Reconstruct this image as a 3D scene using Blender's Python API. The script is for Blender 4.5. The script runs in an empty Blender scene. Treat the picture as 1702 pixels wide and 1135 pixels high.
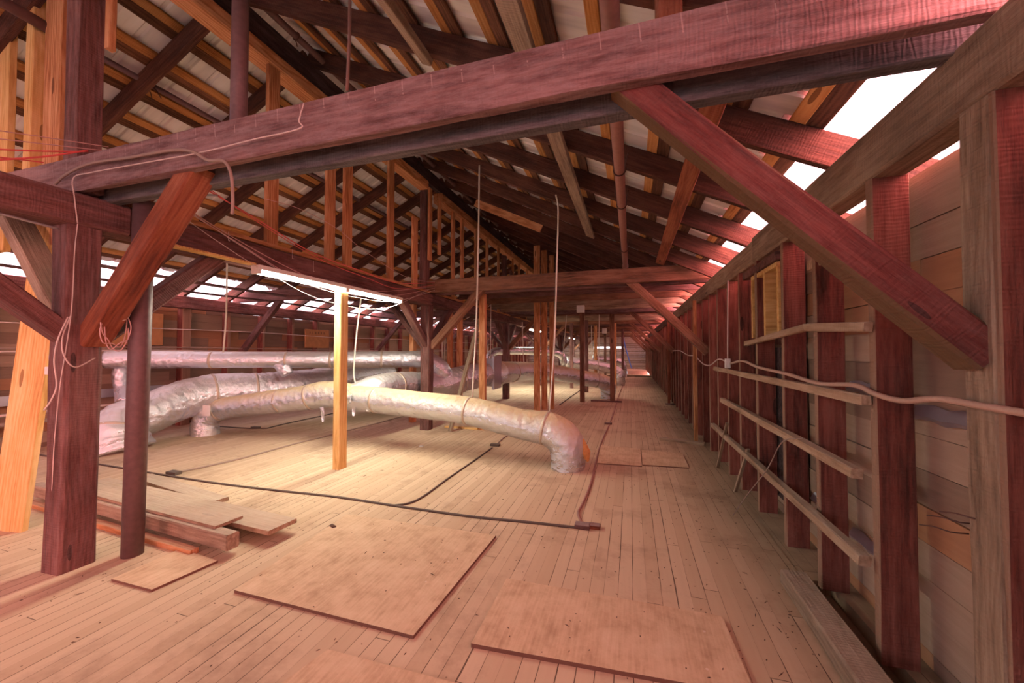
import bpy, bmesh, math, random
from mathutils import Vector, Matrix, noise
random.seed(7)
S = bpy.context.scene
COL = S.collection

# ---------------------------------------------------------------- camera
CAM_H = 1.45; F_PX = 640.0; YAW = math.radians(17.1); PIT = math.radians(1.4)
cd = bpy.data.cameras.new('camera'); cam = bpy.data.objects.new('camera', cd); COL.objects.link(cam)
cd.sensor_width = 36.0; cd.lens = 36.0 * F_PX / 1702.0; cd.clip_start = 0.02; cd.clip_end = 400
cam.location = (0, 0, CAM_H)
cam.rotation_euler = (math.pi / 2 + PIT, 0, YAW)
S.camera = cam

# ---------------------------------------------------------------- world, sky light, exposure
W = bpy.data.worlds.new('world'); S.world = W; W.use_nodes = True
bg = W.node_tree.nodes['Background']
bg.inputs['Color'].default_value = (0.98, 0.94, 1.0, 1); bg.inputs['Strength'].default_value = 3.0

def sun(name, direction, energy, color, angle):
    l = bpy.data.lights.new(name, 'SUN'); o = bpy.data.objects.new(name, l); COL.objects.link(o)
    l.energy = energy; l.color = color; l.angle = math.radians(angle)
    o.rotation_euler = Vector(direction).to_track_quat('-Z', 'Y').to_euler()
    o.location = (-Vector(direction).normalized() * 30)
    return o
sun('sky_light_right', (-0.72, 0.50, -0.52), 33.0, (1.0, 0.29, 0.26), 90)
sun('sky_light_left', (0.85, 0.15, -0.55), 4.0, (0.95, 0.85, 1.0), 95)

vs = S.view_settings
S.display_settings.display_device = 'sRGB'
vs.view_transform = 'Standard'; vs.look = 'None'; vs.gamma = 1.0; vs.use_curve_mapping = False
vs.exposure = 0.28
S.cycles.use_denoising = True
S.cycles.max_bounces = 9; S.cycles.diffuse_bounces = 6; S.cycles.transparent_max_bounces = 16
S.cycles.sample_clamp_indirect = 6.0

# ---------------------------------------------------------------- surveying helpers (the photograph's sight lines met with real planes)
_fw = Vector((-math.sin(YAW) * math.cos(PIT), math.cos(YAW) * math.cos(PIT), math.sin(PIT)))
_rt = Vector((math.cos(YAW), math.sin(YAW), 0)); _up = _rt.cross(_fw)
def _ray(u, v): return _fw + _rt * ((u - 851) / F_PX) + _up * (-(v - 567.5) / F_PX)
def _on(u, v, ax, val):
    r = _ray(u, v); o = Vector((0, 0, CAM_H)); return o + r * ((val - o[ax]) / r[ax])
def PX(u, v, x): return _on(u, v, 0, x)
def PY(u, v, y): return _on(u, v, 1, y)
def PZ(u, v, z=0.0): return _on(u, v, 2, z)
def PD(u, v, d): return Vector((0, 0, CAM_H)) + _ray(u, v) * d
def yc(u, x=-3.5): return PX(u, 500, x).y

# ---------------------------------------------------------------- materials
def nt(name):
    m = bpy.data.materials.new(name); m.use_nodes = True
    t = m.node_tree; b = t.nodes['Principled BSDF']
    return m, t, b
def N(t, kind, **kw):
    n = t.nodes.new(kind)
    for k, v in kw.items():
        if k in n.inputs.keys(): n.inputs[k].default_value = v
        else: setattr(n, k, v)
    return n
def L(t, a, b): t.links.new(a, b)
def mix(t, fac, a, b, mode='MIX'):
    n = t.nodes.new('ShaderNodeMix'); n.data_type = 'RGBA'; n.blend_type = mode
    for sock, val in ((n.inputs[0], fac), (n.inputs[6], a), (n.inputs[7], b)):
        if hasattr(val, 'links'): L(t, val, sock)
        elif isinstance(val, (int, float)): sock.default_value = val
        else: sock.default_value = (*val, 1)
    return n.outputs[2]
def mth(t, op, a, b=None, c=None, clamp=False):
    n = t.nodes.new('ShaderNodeMath'); n.operation = op; n.use_clamp = clamp
    for i, val in enumerate((a, b, c)):
        if val is None: continue
        if hasattr(val, 'links'): L(t, val, n.inputs[i])
        else: n.inputs[i].default_value = val
    return n.outputs[0]
def ramp(t, fac, stops):
    n = t.nodes.new('ShaderNodeValToRGB'); L(t, fac, n.inputs[0])
    e = n.color_ramp.elements
    while len(e) < len(stops): e.new(0.5)
    for el, (p, c) in zip(e, stops): el.position = p; el.color = (*c, 1)
    return n.outputs[0]
def scaled(t, vec, s):
    n = t.nodes.new('ShaderNodeMapping'); L(t, vec, n.inputs[0]); n.inputs['Scale'].default_value = s; return n.outputs[0]

def wood(name,  dark, mid, light, dust=(0.36, 0.28, 0.24), dust_amt=0.75, rough=0.85, saw=0.5, knots=True, film=0.0, vary=0.35, bump=0.9, rings=0.06, edge=None, marks=False):
    m, t, b = nt(name)
    co = t.nodes.new('ShaderNodeTexCoord').outputs['Object']
    rnd = t.nodes.new('ShaderNodeObjectInfo').outputs['Random']
    off = t.nodes.new('ShaderNodeVectorMath'); off.operation = 'ADD'; L(t, co, off.inputs[0])
    cb = t.nodes.new('ShaderNodeCombineXYZ'); L(t, mth(t, 'MULTIPLY', rnd, 37.0), cb.inputs[0]); L(t, mth(t, 'MULTIPLY', rnd, 11.0), cb.inputs[1]); L(t, cb.outputs[0], off.inputs[1])
    v = off.outputs[0]
    grain = N(t, 'ShaderNodeTexNoise', Scale=1.0, Detail=6.0, Roughness=0.65); L(t, scaled(t, v, (1.6, 34, 34)), grain.inputs['Vector'])
    big = N(t, 'ShaderNodeTexNoise', Scale=2.2, Detail=3.0); L(t, scaled(t, v, (0.7, 2, 2)), big.inputs['Vector'])
    ring = N(t, 'ShaderNodeTexWave', Scale=7.0, Distortion=14.0, Detail=3.0, bands_direction='Y'); ring.inputs['Detail Scale'].default_value = 0.8
    L(t, scaled(t, v, (0.28, 1.6, 1.6)), ring.inputs['Vector'])
    fine = N(t, 'ShaderNodeTexNoise', Scale=1.0, Detail=8.0, Roughness=0.75); L(t, scaled(t, v, (9, 70, 70)), fine.inputs['Vector'])
    f = mth(t, 'ADD', mth(t, 'MULTIPLY', grain.outputs[0], 0.42), mth(t, 'MULTIPLY', ring.outputs['Fac'], rings))
    f = mth(t, 'ADD', f, mth(t, 'MULTIPLY', fine.outputs[0], 0.25))
    f = mth(t, 'ADD', f, mth(t, 'MULTIPLY', big.outputs[0], 0.34 + (0.14 - rings)))
    f = mth(t, 'ADD', mth(t, 'MULTIPLY', mth(t, 'SUBTRACT', f, 0.56), 1.5), 0.53)
    col = ramp(t, f, [(0.33, dark), (0.53, mid), (0.74, light)])
    if knots:
        vo = N(t, 'ShaderNodeTexVoronoi', Scale=1.0); L(t, scaled(t, v, (1.1, 5, 5)), vo.inputs['Vector'])
        kn = mth(t, 'LESS_THAN', vo.outputs['Distance'], 0.085)
        col = mix(t, mth(t, 'MULTIPLY', kn, 0.8), col, tuple(c * 0.45 for c in dark))
    # object-to-object tone
    br = mth(t, 'ADD', mth(t, 'MULTIPLY', rnd, vary), 1.0 - vary / 2)
    cm = t.nodes.new('ShaderNodeVectorMath'); cm.operation = 'SCALE'; L(t, col, cm.inputs[0]); L(t, br, cm.inputs['Scale'])
    col = cm.outputs[0]
    if film > 0:
        fn = N(t, 'ShaderNodeTexNoise', Scale=1.0, Detail=9.0, Roughness=0.8); L(t, scaled(t, v, (5, 22, 22)), fn.inputs['Vector'])
        ff = mth(t, 'MULTIPLY', mth(t, 'SUBTRACT', fn.outputs[0], 0.42, clamp=True), film * 3.2, clamp=True)
        col = mix(t, ff, col, dust)
    if marks:
        so = t.nodes.new('ShaderNodeSeparateXYZ'); L(t, co, so.inputs[0])
        fr = mth(t, 'FRACT', mth(t, 'ADD', mth(t, 'DIVIDE', so.outputs[0], 0.155), mth(t, 'MULTIPLY', so.outputs[2], 0.7)))
        mk = mth(t, 'MULTIPLY', mth(t, 'LESS_THAN', fr, 0.035), mth(t, 'MULTIPLY', mth(t, 'GREATER_THAN', so.outputs[2], 0.035), mth(t, 'GREATER_THAN', grain.outputs[0], 0.47)))
        col = mix(t, mth(t, 'MULTIPLY', mk, 0.5), col, (0.5, 0.36, 0.33))
    if edge:
        on = t.nodes.new('ShaderNodeSeparateXYZ'); L(t, t.nodes.new('ShaderNodeTexCoord').outputs['Normal'], on.inputs[0])
        ef = mth(t, 'MULTIPLY', mth(t, 'GREATER_THAN', mth(t, 'ABSOLUTE', on.outputs[2]), 0.6), mth(t, 'ADD', mth(t, 'MULTIPLY', grain.outputs[0], 0.7), 0.45), clamp=True)
        col = mix(t, ef, col, edge)
    nz = t.nodes.new('ShaderNodeSeparateXYZ'); L(t, t.nodes.new('ShaderNodeNewGeometry').outputs['Normal'], nz.inputs[0])
    up = mth(t, 'MULTIPLY', mth(t, 'SUBTRACT', nz.outputs[2], 0.55, clamp=True), 2.6, clamp=True)
    dn = N(t, 'ShaderNodeTexNoise', Scale=14.0, Detail=4.0); L(t, v, dn.inputs['Vector'])
    up = mth(t, 'MULTIPLY', up, mth(t, 'MULTIPLY', mth(t, 'ADD', dn.outputs[0], 0.35), dust_amt, clamp=True), clamp=True)
    col = mix(t, up, col, dust)
    L(t, col, b.inputs['Base Color']); b.inputs['Roughness'].default_value = rough
    b.inputs['Specular IOR Level'].default_value = 0.25
    sw = N(t, 'ShaderNodeTexWave', Scale=17.0, Distortion=9.0, Detail=2.0, bands_direction='X'); L(t, scaled(t, v, (1, 0.35, 0.35)), sw.inputs['Vector'])
    h = mth(t, 'ADD', mth(t, 'MULTIPLY', grain.outputs[0], 1.0), mth(t, 'MULTIPLY', sw.outputs['Fac'], saw * 0.22))
    bp = N(t, 'ShaderNodeBump', Strength=bump, Distance=0.012); L(t, h, bp.inputs['Height']); L(t, bp.outputs[0], b.inputs['Normal'])
    return m

M = {}
M['old'] = wood('old_dark_timber', (0.052, 0.022, 0.019), (0.125, 0.052, 0.044), (0.22, 0.105, 0.09), film=0.32, dust=(0.33, 0.25, 0.24))
M['bracered'] = wood('red_brace_timber', (0.06, 0.017, 0.014), (0.145, 0.038, 0.031), (0.23, 0.075, 0.062), film=0.2, dust=(0.36, 0.26, 0.24), edge=(0.15, 0.10, 0.05))
M['tie'] = wood('dusty_tie_timber', (0.075, 0.038, 0.036), (0.17, 0.09, 0.085), (0.30, 0.18, 0.17), film=0.75, dust=(0.36, 0.27, 0.27), knots=False, marks=True)
M['oldred'] = wood('old_red_timber', (0.10, 0.026, 0.014), (0.22, 0.062, 0.03), (0.33, 0.12, 0.06), film=0.1, dust=(0.33, 0.25, 0.24))
M['brown'] = wood('old_brown_timber', (0.085, 0.038, 0.022), (0.19, 0.085, 0.048), (0.31, 0.155, 0.095), film=0.25, dust=(0.36, 0.26, 0.22))
M['rafter'] = wood('rafter_timber', (0.038, 0.016, 0.011), (0.085, 0.033, 0.022), (0.15, 0.065, 0.042), film=0.06, knots=False)
M['black'] = wood('charred_timber', (0.02, 0.013, 0.013), (0.05, 0.033, 0.035), (0.11, 0.08, 0.08), film=0.15)
M['shade'] = wood('shaded_dusty_timber', (0.05, 0.045, 0.048), (0.11, 0.10, 0.105), (0.2, 0.19, 0.19), film=0.6, dust=(0.26, 0.25, 0.26), knots=False)  # shade behind the near tie beam is put into this grey
M['stud'] = wood('wall_stud_timber', (0.07, 0.022, 0.016), (0.19, 0.052, 0.038), (0.29, 0.10, 0.072), film=0.12, saw=0.5, edge=(0.30, 0.20, 0.135), dust=(0.36, 0.28, 0.22))
M['grey'] = wood('weathered_timber', (0.13, 0.085, 0.055), (0.25, 0.17, 0.115), (0.40, 0.30, 0.21), film=0.35, dust=(0.45, 0.36, 0.28))
M['new'] = wood('new_orange_pine', (0.33, 0.12, 0.045), (0.52, 0.23, 0.095), (0.68, 0.37, 0.19), film=0.06, dust_amt=0.4, vary=0.3, rings=0.14, bump=0.4)
M['pine'] = wood('yellow_pine', (0.48, 0.25, 0.075), (0.68, 0.42, 0.15), (0.80, 0.56, 0.26), film=0.04, dust_amt=0.3, vary=0.15, rings=0.1, bump=0.4)
M['rail'] = wood('rail_batten', (0.20, 0.12, 0.07), (0.36, 0.24, 0.155), (0.50, 0.37, 0.26), film=0.25, dust=(0.5, 0.41, 0.32))
M['batten'] = wood('roof_batten', (0.30, 0.12, 0.035), (0.50, 0.235, 0.075), (0.62, 0.34, 0.13), film=0.0, vary=0.5)
M['skip'] = wood('skip_board', (0.055, 0.024, 0.014), (0.13, 0.06, 0.033), (0.24, 0.12, 0.07), film=0.0, vary=0.5)

def plain(name, col, rough=0.6, metal=0.0, bump=0.0, scale=40, var=0.12, emit=None):
    m, t, b = nt(name)
    co = t.nodes.new('ShaderNodeTexCoord').outputs['Object']
    n = N(t, 'ShaderNodeTexNoise', Scale=float(scale), Detail=4.0); L(t, co, n.inputs['Vector'])
    c = mix(t, n.outputs[0], tuple(x * (1 - var) for x in col), tuple(min(1, x * (1 + var)) for x in col))
    L(t, c, b.inputs['Base Color']); b.inputs['Roughness'].default_value = rough; b.inputs['Metallic'].default_value = metal
    if bump:
        bp = N(t, 'ShaderNodeBump', Strength=bump, Distance=0.01); L(t, n.outputs[0], bp.inputs['Height']); L(t, bp.outputs[0], b.inputs['Normal'])
    if emit:
        b.inputs['Emission Color'].default_value = (*emit[0], 1); b.inputs['Emission Strength'].default_value = emit[1]
    return m
M['pipe'] = plain('rusty_iron_pipe', (0.15, 0.085, 0.085), 0.55, 0.15, 0.15, 30, 0.35)
M['pinkpipe'] = plain('primer_painted_pipe', (0.34, 0.17, 0.14), 0.6, 0.1, 0.1, 30, 0.25)
M['wire'] = plain('rusty_wire', (0.12, 0.06, 0.05), 0.6, 0.5)
M['cable_grey'] = plain('dusty_cable', (0.30, 0.22, 0.18), 0.8, 0, 0.1)
M['cable_dark'] = plain('dark_cable', (0.10, 0.075, 0.06), 0.8, 0, 0.1)
M['cable_white'] = plain('white_cable', (0.62, 0.52, 0.47), 0.6)
M['cable_red'] = plain('red_cable', (0.75, 0.13, 0.12), 0.5)
M['cable_pink'] = plain('faded_pink_cable', (0.60, 0.36, 0.33), 0.6)
M['cable_blue'] = plain('blue_rope', (0.08, 0.2, 0.75), 0.6)
M['conduit'] = plain('metal_conduit', (0.55, 0.55, 0.58), 0.35, 0.8)
M['armour'] = plain('armoured_cable', (0.50, 0.33, 0.26), 0.5, 0.1, 0.3, 60)
M['fix'] = plain('fixture_enamel', (0.75, 0.72, 0.66), 0.4)
M['box'] = plain('white_plastic', (0.75, 0.74, 0.70), 0.5)
M['galv'] = plain('galvanised_steel', (0.48, 0.46, 0.52), 0.38, 0.75, 0.1, 12)
M['rope'] = plain('white_strap', (0.68, 0.64, 0.55), 0.7)
M['tube'] = plain('lit_fluorescent_tube', (0.9, 0.9, 0.9), 0.4, emit=((1.0, 0.95, 0.80), 26.0))
M['paper'] = plain('paper_tag', (0.75, 0.72, 0.68), 0.8)
M['ply'] = plain('plywood_panel', (0.42, 0.20, 0.08), 0.8, 0, 0.1, 9, 0.3)
M['insul'] = plain('insulation', (0.62, 0.30, 0.10), 0.95, 0, 0.6, 40, 0.3)
M['debris'] = plain('dark_dust_and_chips', (0.11, 0.065, 0.045), 1.0)

def foil(name, base=(0.74, 0.80, 0.90), dustc=(0.55, 0.44, 0.30), amt=1.0, rough=0.27):
    m, t, b = nt(name)
    co = t.nodes.new('ShaderNodeTexCoord').outputs['Object']
    n1 = N(t, 'ShaderNodeTexNoise', Scale=9.0, Detail=6.0, Roughness=0.7); L(t, co, n1.inputs['Vector'])
    vo = N(t, 'ShaderNodeTexVoronoi', Scale=16.0, feature='SMOOTH_F1'); L(t, co, vo.inputs['Vector'])
    nz = t.nodes.new('ShaderNodeSeparateXYZ'); L(t, t.nodes.new('ShaderNodeNewGeometry').outputs['Normal'], nz.inputs[0])
    d = mth(t, 'MULTIPLY', mth(t, 'ADD', mth(t, 'MULTIPLY', nz.outputs[2], 1.0), mth(t, 'MULTIPLY', mth(t, 'SUBTRACT', n1.outputs[0], 0.35), 0.7)), amt, clamp=True)
    L(t, mix(t, d, base, dustc), b.inputs['Base Color'])
    L(t, mth(t, 'SUBTRACT', 0.92, mth(t, 'MULTIPLY', d, 0.9), clamp=True), b.inputs['Metallic'])
    L(t, mth(t, 'ADD', mth(t, 'MULTIPLY', d, 0.5), rough), b.inputs['Roughness'])
    h = mth(t, 'ADD', n1.outputs[0], mth(t, 'MULTIPLY', vo.outputs['Distance'], 0.6))
    bp = N(t, 'ShaderNodeBump', Strength=0.8, Distance=0.03); L(t, h, bp.inputs['Height']); L(t, bp.outputs[0], b.inputs['Normal'])
    return m
M['foil_dusty'] = foil('dusty_foil_wrap', amt=1.1, dustc=(0.60, 0.49, 0.30))
M['foil'] = foil('foil_wrap', amt=0.5, rough=0.22)
M['foil_clean'] = foil('shiny_foil', amt=0.25, rough=0.2)
M['tape'] = plain('foil_tape', (0.52, 0.43, 0.34), 0.5, 0.4, 0.2, 30)

def floor_mat():
    m, t, b = nt('dusty_plank_floor')
    co = t.nodes.new('ShaderNodeTexCoord').outputs['Object']
    sp = t.nodes.new('ShaderNodeSeparateXYZ'); L(t, co, sp.inputs[0])
    bx = mth(t, 'DIVIDE', sp.outputs[0], 0.083); idx = mth(t, 'FLOOR', bx); fx = mth(t, 'FRACT', bx)
    wn = N(t, 'ShaderNodeTexWhiteNoise', noise_dimensions='1D'); L(t, idx, wn.inputs['W'])
    by = mth(t, 'ADD', mth(t, 'DIVIDE', sp.outputs[1], 2.6), mth(t, 'MULTIPLY', wn.outputs[0], 7.3)); idy = mth(t, 'FLOOR', by); fy = mth(t, 'FRACT', by)
    cb = t.nodes.new('ShaderNodeCombineXYZ'); L(t, idx, cb.inputs[0]); L(t, idy, cb.inputs[1])
    w2 = N(t, 'ShaderNodeTexWhiteNoise', noise_dimensions='3D'); L(t, cb.outputs[0], w2.inputs['Vector'])
    gn = N(t, 'ShaderNodeTexNoise', Scale=2.2, Detail=4.0); L(t, co, gn.inputs['Vector'])
    gapw = mth(t, 'MULTIPLY', mth(t, 'SUBTRACT', gn.outputs[0], 0.28, clamp=True), mth(t, 'ADD', mth(t, 'MULTIPLY', w2.outputs[0], 0.26), 0.02))
    gap = mth(t, 'LESS_THAN', fx, gapw)
    endj = mth(t, 'LESS_THAN', fy, 0.0016)
    line = mth(t, 'MAXIMUM', gap, endj)
    grain = N(t, 'ShaderNodeTexNoise', Scale=1.0, Detail=6.0); L(t, scaled(t, co, (38, 1.6, 1)), grain.inputs['Vector'])
    col = mix(t, w2.outputs[0], (0.53, 0.40, 0.265), (0.62, 0.485, 0.335))
    col = mix(t, mth(t, 'MULTIPLY', grain.outputs[0], 0.3), col, (0.33, 0.225, 0.16))
    dirt = N(t, 'ShaderNodeTexNoise', Scale=1.3, Detail=8.0, Roughness=0.72); L(t, co, dirt.inputs['Vector'])
    d = mth(t, 'MULTIPLY', mth(t, 'SUBTRACT', dirt.outputs[0], 0.51, clamp=True), 3.2, clamp=True)
    col = mix(t, d, col, (0.24, 0.15, 0.10))
    # dirt packed along the right-hand wall
    e = mth(t, 'MULTIPLY', mth(t, 'SUBTRACT', sp.outputs[0], 0.45, clamp=True), mth(t, 'MULTIPLY', dirt.outputs[0], 1.7), clamp=True)
    col = mix(t, e, col, (0.21, 0.15, 0.10))
    sp2 = N(t, 'ShaderNodeTexVoronoi', Scale=9.0); L(t, co, sp2.inputs['Vector'])
    col = mix(t, mth(t, 'MULTIPLY', mth(t, 'LESS_THAN', sp2.outputs['Distance'], 0.045), 0.6), col, (0.16, 0.09, 0.06))
    col = mix(t, mth(t, 'MULTIPLY', line, 0.85), col, (0.06, 0.03, 0.02))
    L(t, col, b.inputs['Base Color']); b.inputs['Roughness'].default_value = 0.9; b.inputs['Specular IOR Level'].default_value = 0.2
    h = mth(t, 'SUBTRACT', mth(t, 'ADD', mth(t, 'MULTIPLY', grain.outputs[0], 0.3), mth(t, 'MULTIPLY', w2.outputs[0], 0.3)), line)
    bp = N(t, 'ShaderNodeBump', Strength=0.5, Distance=0.006); L(t, h, bp.inputs['Height']); L(t, bp.outputs[0], b.inputs['Normal'])
    return m
M['floor'] = floor_mat()

def sheet_mat():
    m, t, b = nt('dusty_plywood')
    co = t.nodes.new('ShaderNodeTexCoord').outputs['Object']
    n = N(t, 'ShaderNodeTexNoise', Scale=5.0, Detail=8.0, Roughness=0.7); L(t, co, n.inputs['Vector'])
    g = N(t, 'ShaderNodeTexNoise', Scale=1.0, Detail=5.0); L(t, scaled(t, co, (60, 4, 4)), g.inputs['Vector'])
    col = ramp(t, mth(t, 'ADD', mth(t, 'MULTIPLY', n.outputs[0], 0.7), mth(t, 'MULTIPLY', g.outputs[0], 0.3)), [(0.36, (0.42, 0.28, 0.17)), (0.52, (0.58, 0.42, 0.27)), (0.7, (0.68, 0.53, 0.37))])
    v = N(t, 'ShaderNodeTexVoronoi', Scale=7.0); L(t, co, v.inputs['Vector'])
    col = mix(t, mth(t, 'MULTIPLY', mth(t, 'LESS_THAN', v.outputs['Distance'], 0.05), 0.5), col, (0.75, 0.65, 0.55))
    nz = t.nodes.new('ShaderNodeSeparateXYZ'); L(t, t.nodes.new('ShaderNodeNewGeometry').outputs['Normal'], nz.inputs[0])
    edge = mth(t, 'LESS_THAN', nz.outputs[2], 0.5)
    col = mix(t, edge, col, (0.16, 0.075, 0.05))
    L(t, col, b.inputs['Base Color']); b.inputs['Roughness'].default_value = 0.9
    bp = N(t, 'ShaderNodeBump', Strength=0.25, Distance=0.004); L(t, g.outputs[0], bp.inputs['Height']); L(t, bp.outputs[0], b.inputs['Normal'])
    return m
M['sheet'] = sheet_mat()

def clad_mat():
    m, t, b = nt('plank_cladding')
    co = t.nodes.new('ShaderNodeTexCoord').outputs['Object']
    at = t.nodes.new('ShaderNodeAttribute'); at.attribute_name = 'board'
    g = N(t, 'ShaderNodeTexNoise', Scale=1.0, Detail=6.0, Roughness=0.7); L(t, scaled(t, co, (4, 2.2, 34)), g.inputs['Vector'])
    n = N(t, 'ShaderNodeTexNoise', Scale=3.0, Detail=4.0); L(t, co, n.inputs['Vector'])
    a = mix(t, g.outputs[0], (0.24, 0.15, 0.10), (0.46, 0.33, 0.245))
    o = mix(t, g.outputs[0], (0.28, 0.11, 0.045), (0.46, 0.22, 0.10))
    d = mix(t, g.outputs[0], (0.13, 0.075, 0.05), (0.28, 0.18, 0.125))
    s1 = t.nodes.new('ShaderNodeSeparateColor'); L(t, at.outputs['Color'], s1.inputs[0])
    col = mix(t, mth(t, 'GREATER_THAN', s1.outputs[0], 0.72), a, o)
    col = mix(t, mth(t, 'LESS_THAN', s1.outputs[0], 0.28), col, d)
    col = mix(t, mth(t, 'MULTIPLY', n.outputs[0], 0.4), col, (0.38, 0.29, 0.22))
    L(t, col, b.inputs['Base Color']); b.inputs['Roughness'].default_value = 0.9
    bp = N(t, 'ShaderNodeBump', Strength=0.5, Distance=0.008); L(t, g.outputs[0], bp.inputs['Height']); L(t, bp.outputs[0], b.inputs['Normal'])
    return m
M['clad'] = clad_mat()

def metal_mat():
    m, t, b = nt('painted_metal_roofing')
    co = t.nodes.new('ShaderNodeTexCoord').outputs['Object']
    n = N(t, 'ShaderNodeTexNoise', Scale=1.0, Detail=4.0); L(t, scaled(t, co, (0.8, 9, 0.8)), n.inputs['Vector'])
    L(t, ramp(t, n.outputs[0], [(0.35, (0.60, 0.62, 0.64)), (0.52, (0.78, 0.79, 0.78)), (0.7, (0.84, 0.85, 0.86))]), b.inputs['Base Color'])
    b.inputs['Roughness'].default_value = 0.5; b.inputs['Metallic'].default_value = 0.1
    return m
M['metal'] = metal_mat()

def panel_mat():
    m, t, b = nt('translucent_eave_sheet')
    out = t.nodes['Material Output']; t.nodes.remove(b)
    tr = N(t, 'ShaderNodeBsdfTransparent', Color=(1.0, 0.86, 0.90, 1)); tl = N(t, 'ShaderNodeBsdfTranslucent', Color=(1.0, 0.74, 0.78, 1))
    mx = t.nodes.new('ShaderNodeMixShader'); mx.inputs[0].default_value = 0.3
    L(t, tr.outputs[0], mx.inputs[1]); L(t, tl.outputs[0], mx.inputs[2]); L(t, mx.outputs[0], out.inputs[0])
    return m
M['panel'] = panel_mat()

# ---------------------------------------------------------------- object helpers
def tag(o, label=None, cat=None, group=None, kind=None):
    if label: o['label'] = label
    if cat: o['category'] = cat
    if group: o['group'] = group
    if kind: o['kind'] = kind
    return o
def link(name, me, mat=None, parent=None):
    o = bpy.data.objects.new(name, me); COL.objects.link(o)
    if mat and not me.materials: me.materials.append(mat)
    if parent: o.parent = parent
    return o
def empty(name, loc):
    o = bpy.data.objects.new(name, None); COL.objects.link(o); o.location = loc; o.empty_display_size = 0.1; return o
def mesh(name, verts, faces, smooth=False):
    me = bpy.data.meshes.new(name); me.from_pydata([tuple(v) for v in verts], [], faces); me.update()
    if smooth: me.polygons.foreach_set('use_smooth', [True] * len(me.polygons))
    return me
_cache = {}
def bar_mesh(Ln, w, h, mat, var=0, jit=0.0035, taper=None):
    key = (round(Ln, 2), round(w, 3), round(h, 3), mat, var)
    if key in _cache: return _cache[key]
    c = min(w, h) * 0.09
    ring = [(-w/2+c, -h/2), (w/2-c, -h/2), (w/2, -h/2+c), (w/2, h/2-c), (w/2-c, h/2), (-w/2+c, h/2), (-w/2, h/2-c), (-w/2, -h/2+c)]
    n = max(2, min(40, int(Ln / 0.3)))
    vs_, fs = [], []
    for i in range(n + 1):
        x = Ln * i / n
        for k, (a, b) in enumerate(ring):
            s = Vector((x * 1.7 + var * 5, k * 0.9 + w * 10, h * 13))
            vs_.append((x, a + noise.noise(s) * jit, b + noise.noise(s + Vector((9, 3, 1))) * jit))
    for i in range(n):
        for k in range(8):
            a = i * 8 + k; b2 = i * 8 + (k + 1) % 8
            fs.append((a, a + 8, b2 + 8, b2))
    fs.append(tuple(range(8))); fs.append(tuple(n * 8 + k for k in reversed(range(8))))
    me = mesh('timber', vs_, fs); me.materials.append(M[mat])
    bm = bmesh.new(); bm.from_mesh(me); bmesh.ops.recalc_face_normals(bm, faces=bm.faces); bm.to_mesh(me); bm.free()
    _cache[key] = me
    return me
def timber(name, p0, p1, w, h, mat, label=None, cat=None, group=None, upv=(0, 0, 1), parent=None, var=None, jit=0.0035):
    """A squared timber whose centre line runs p0 to p1; w is its horizontal width and h its depth towards upv."""
    p0, p1 = Vector(p0), Vector(p1); d = p1 - p0; X = d.normalized(); U = Vector(upv)
    if abs(X.dot(U)) > 0.98: U = Vector((1, 0, 0))
    Y = U.cross(X).normalized(); Z = X.cross(Y)
    me = bar_mesh(d.length, w, h, mat, random.randrange(3) if var is None else var, jit)
    o = link(name, me, None, None)
    o.matrix_world = Matrix(((X.x, Y.x, Z.x, p0.x), (X.y, Y.y, Z.y, p0.y), (X.z, Y.z, Z.z, p0.z), (0, 0, 0, 1)))
    if parent:
        bpy.context.view_layer.update()
        o.parent = parent; o.matrix_parent_inverse = Matrix.Translation(parent.location).inverted()
    if label: tag(o, label, cat, group)
    return o
def bez(pts, n=8):
    """Catmull-Rom through the points."""
    P = [Vector(p) for p in pts]; out = []
    if len(P) < 3: return [P[0].lerp(P[-1], i / n) for i in range(n + 1)]
    for i in range(len(P) - 1):
        a = P[i - 1] if i else P[0] * 2 - P[1]; b = P[i]; c = P[i + 1]; d = P[i + 2] if i + 2 < len(P) else P[-1] * 2 - P[-2]
        for k in range(n):
            t = k / n
            out.append(0.5 * ((2 * b) + (c - a) * t + (2 * a - 5 * b + 4 * c - d) * t * t + (3 * b - a - 3 * c + d) * t ** 3))
    out.append(P[-1]); return out
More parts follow.
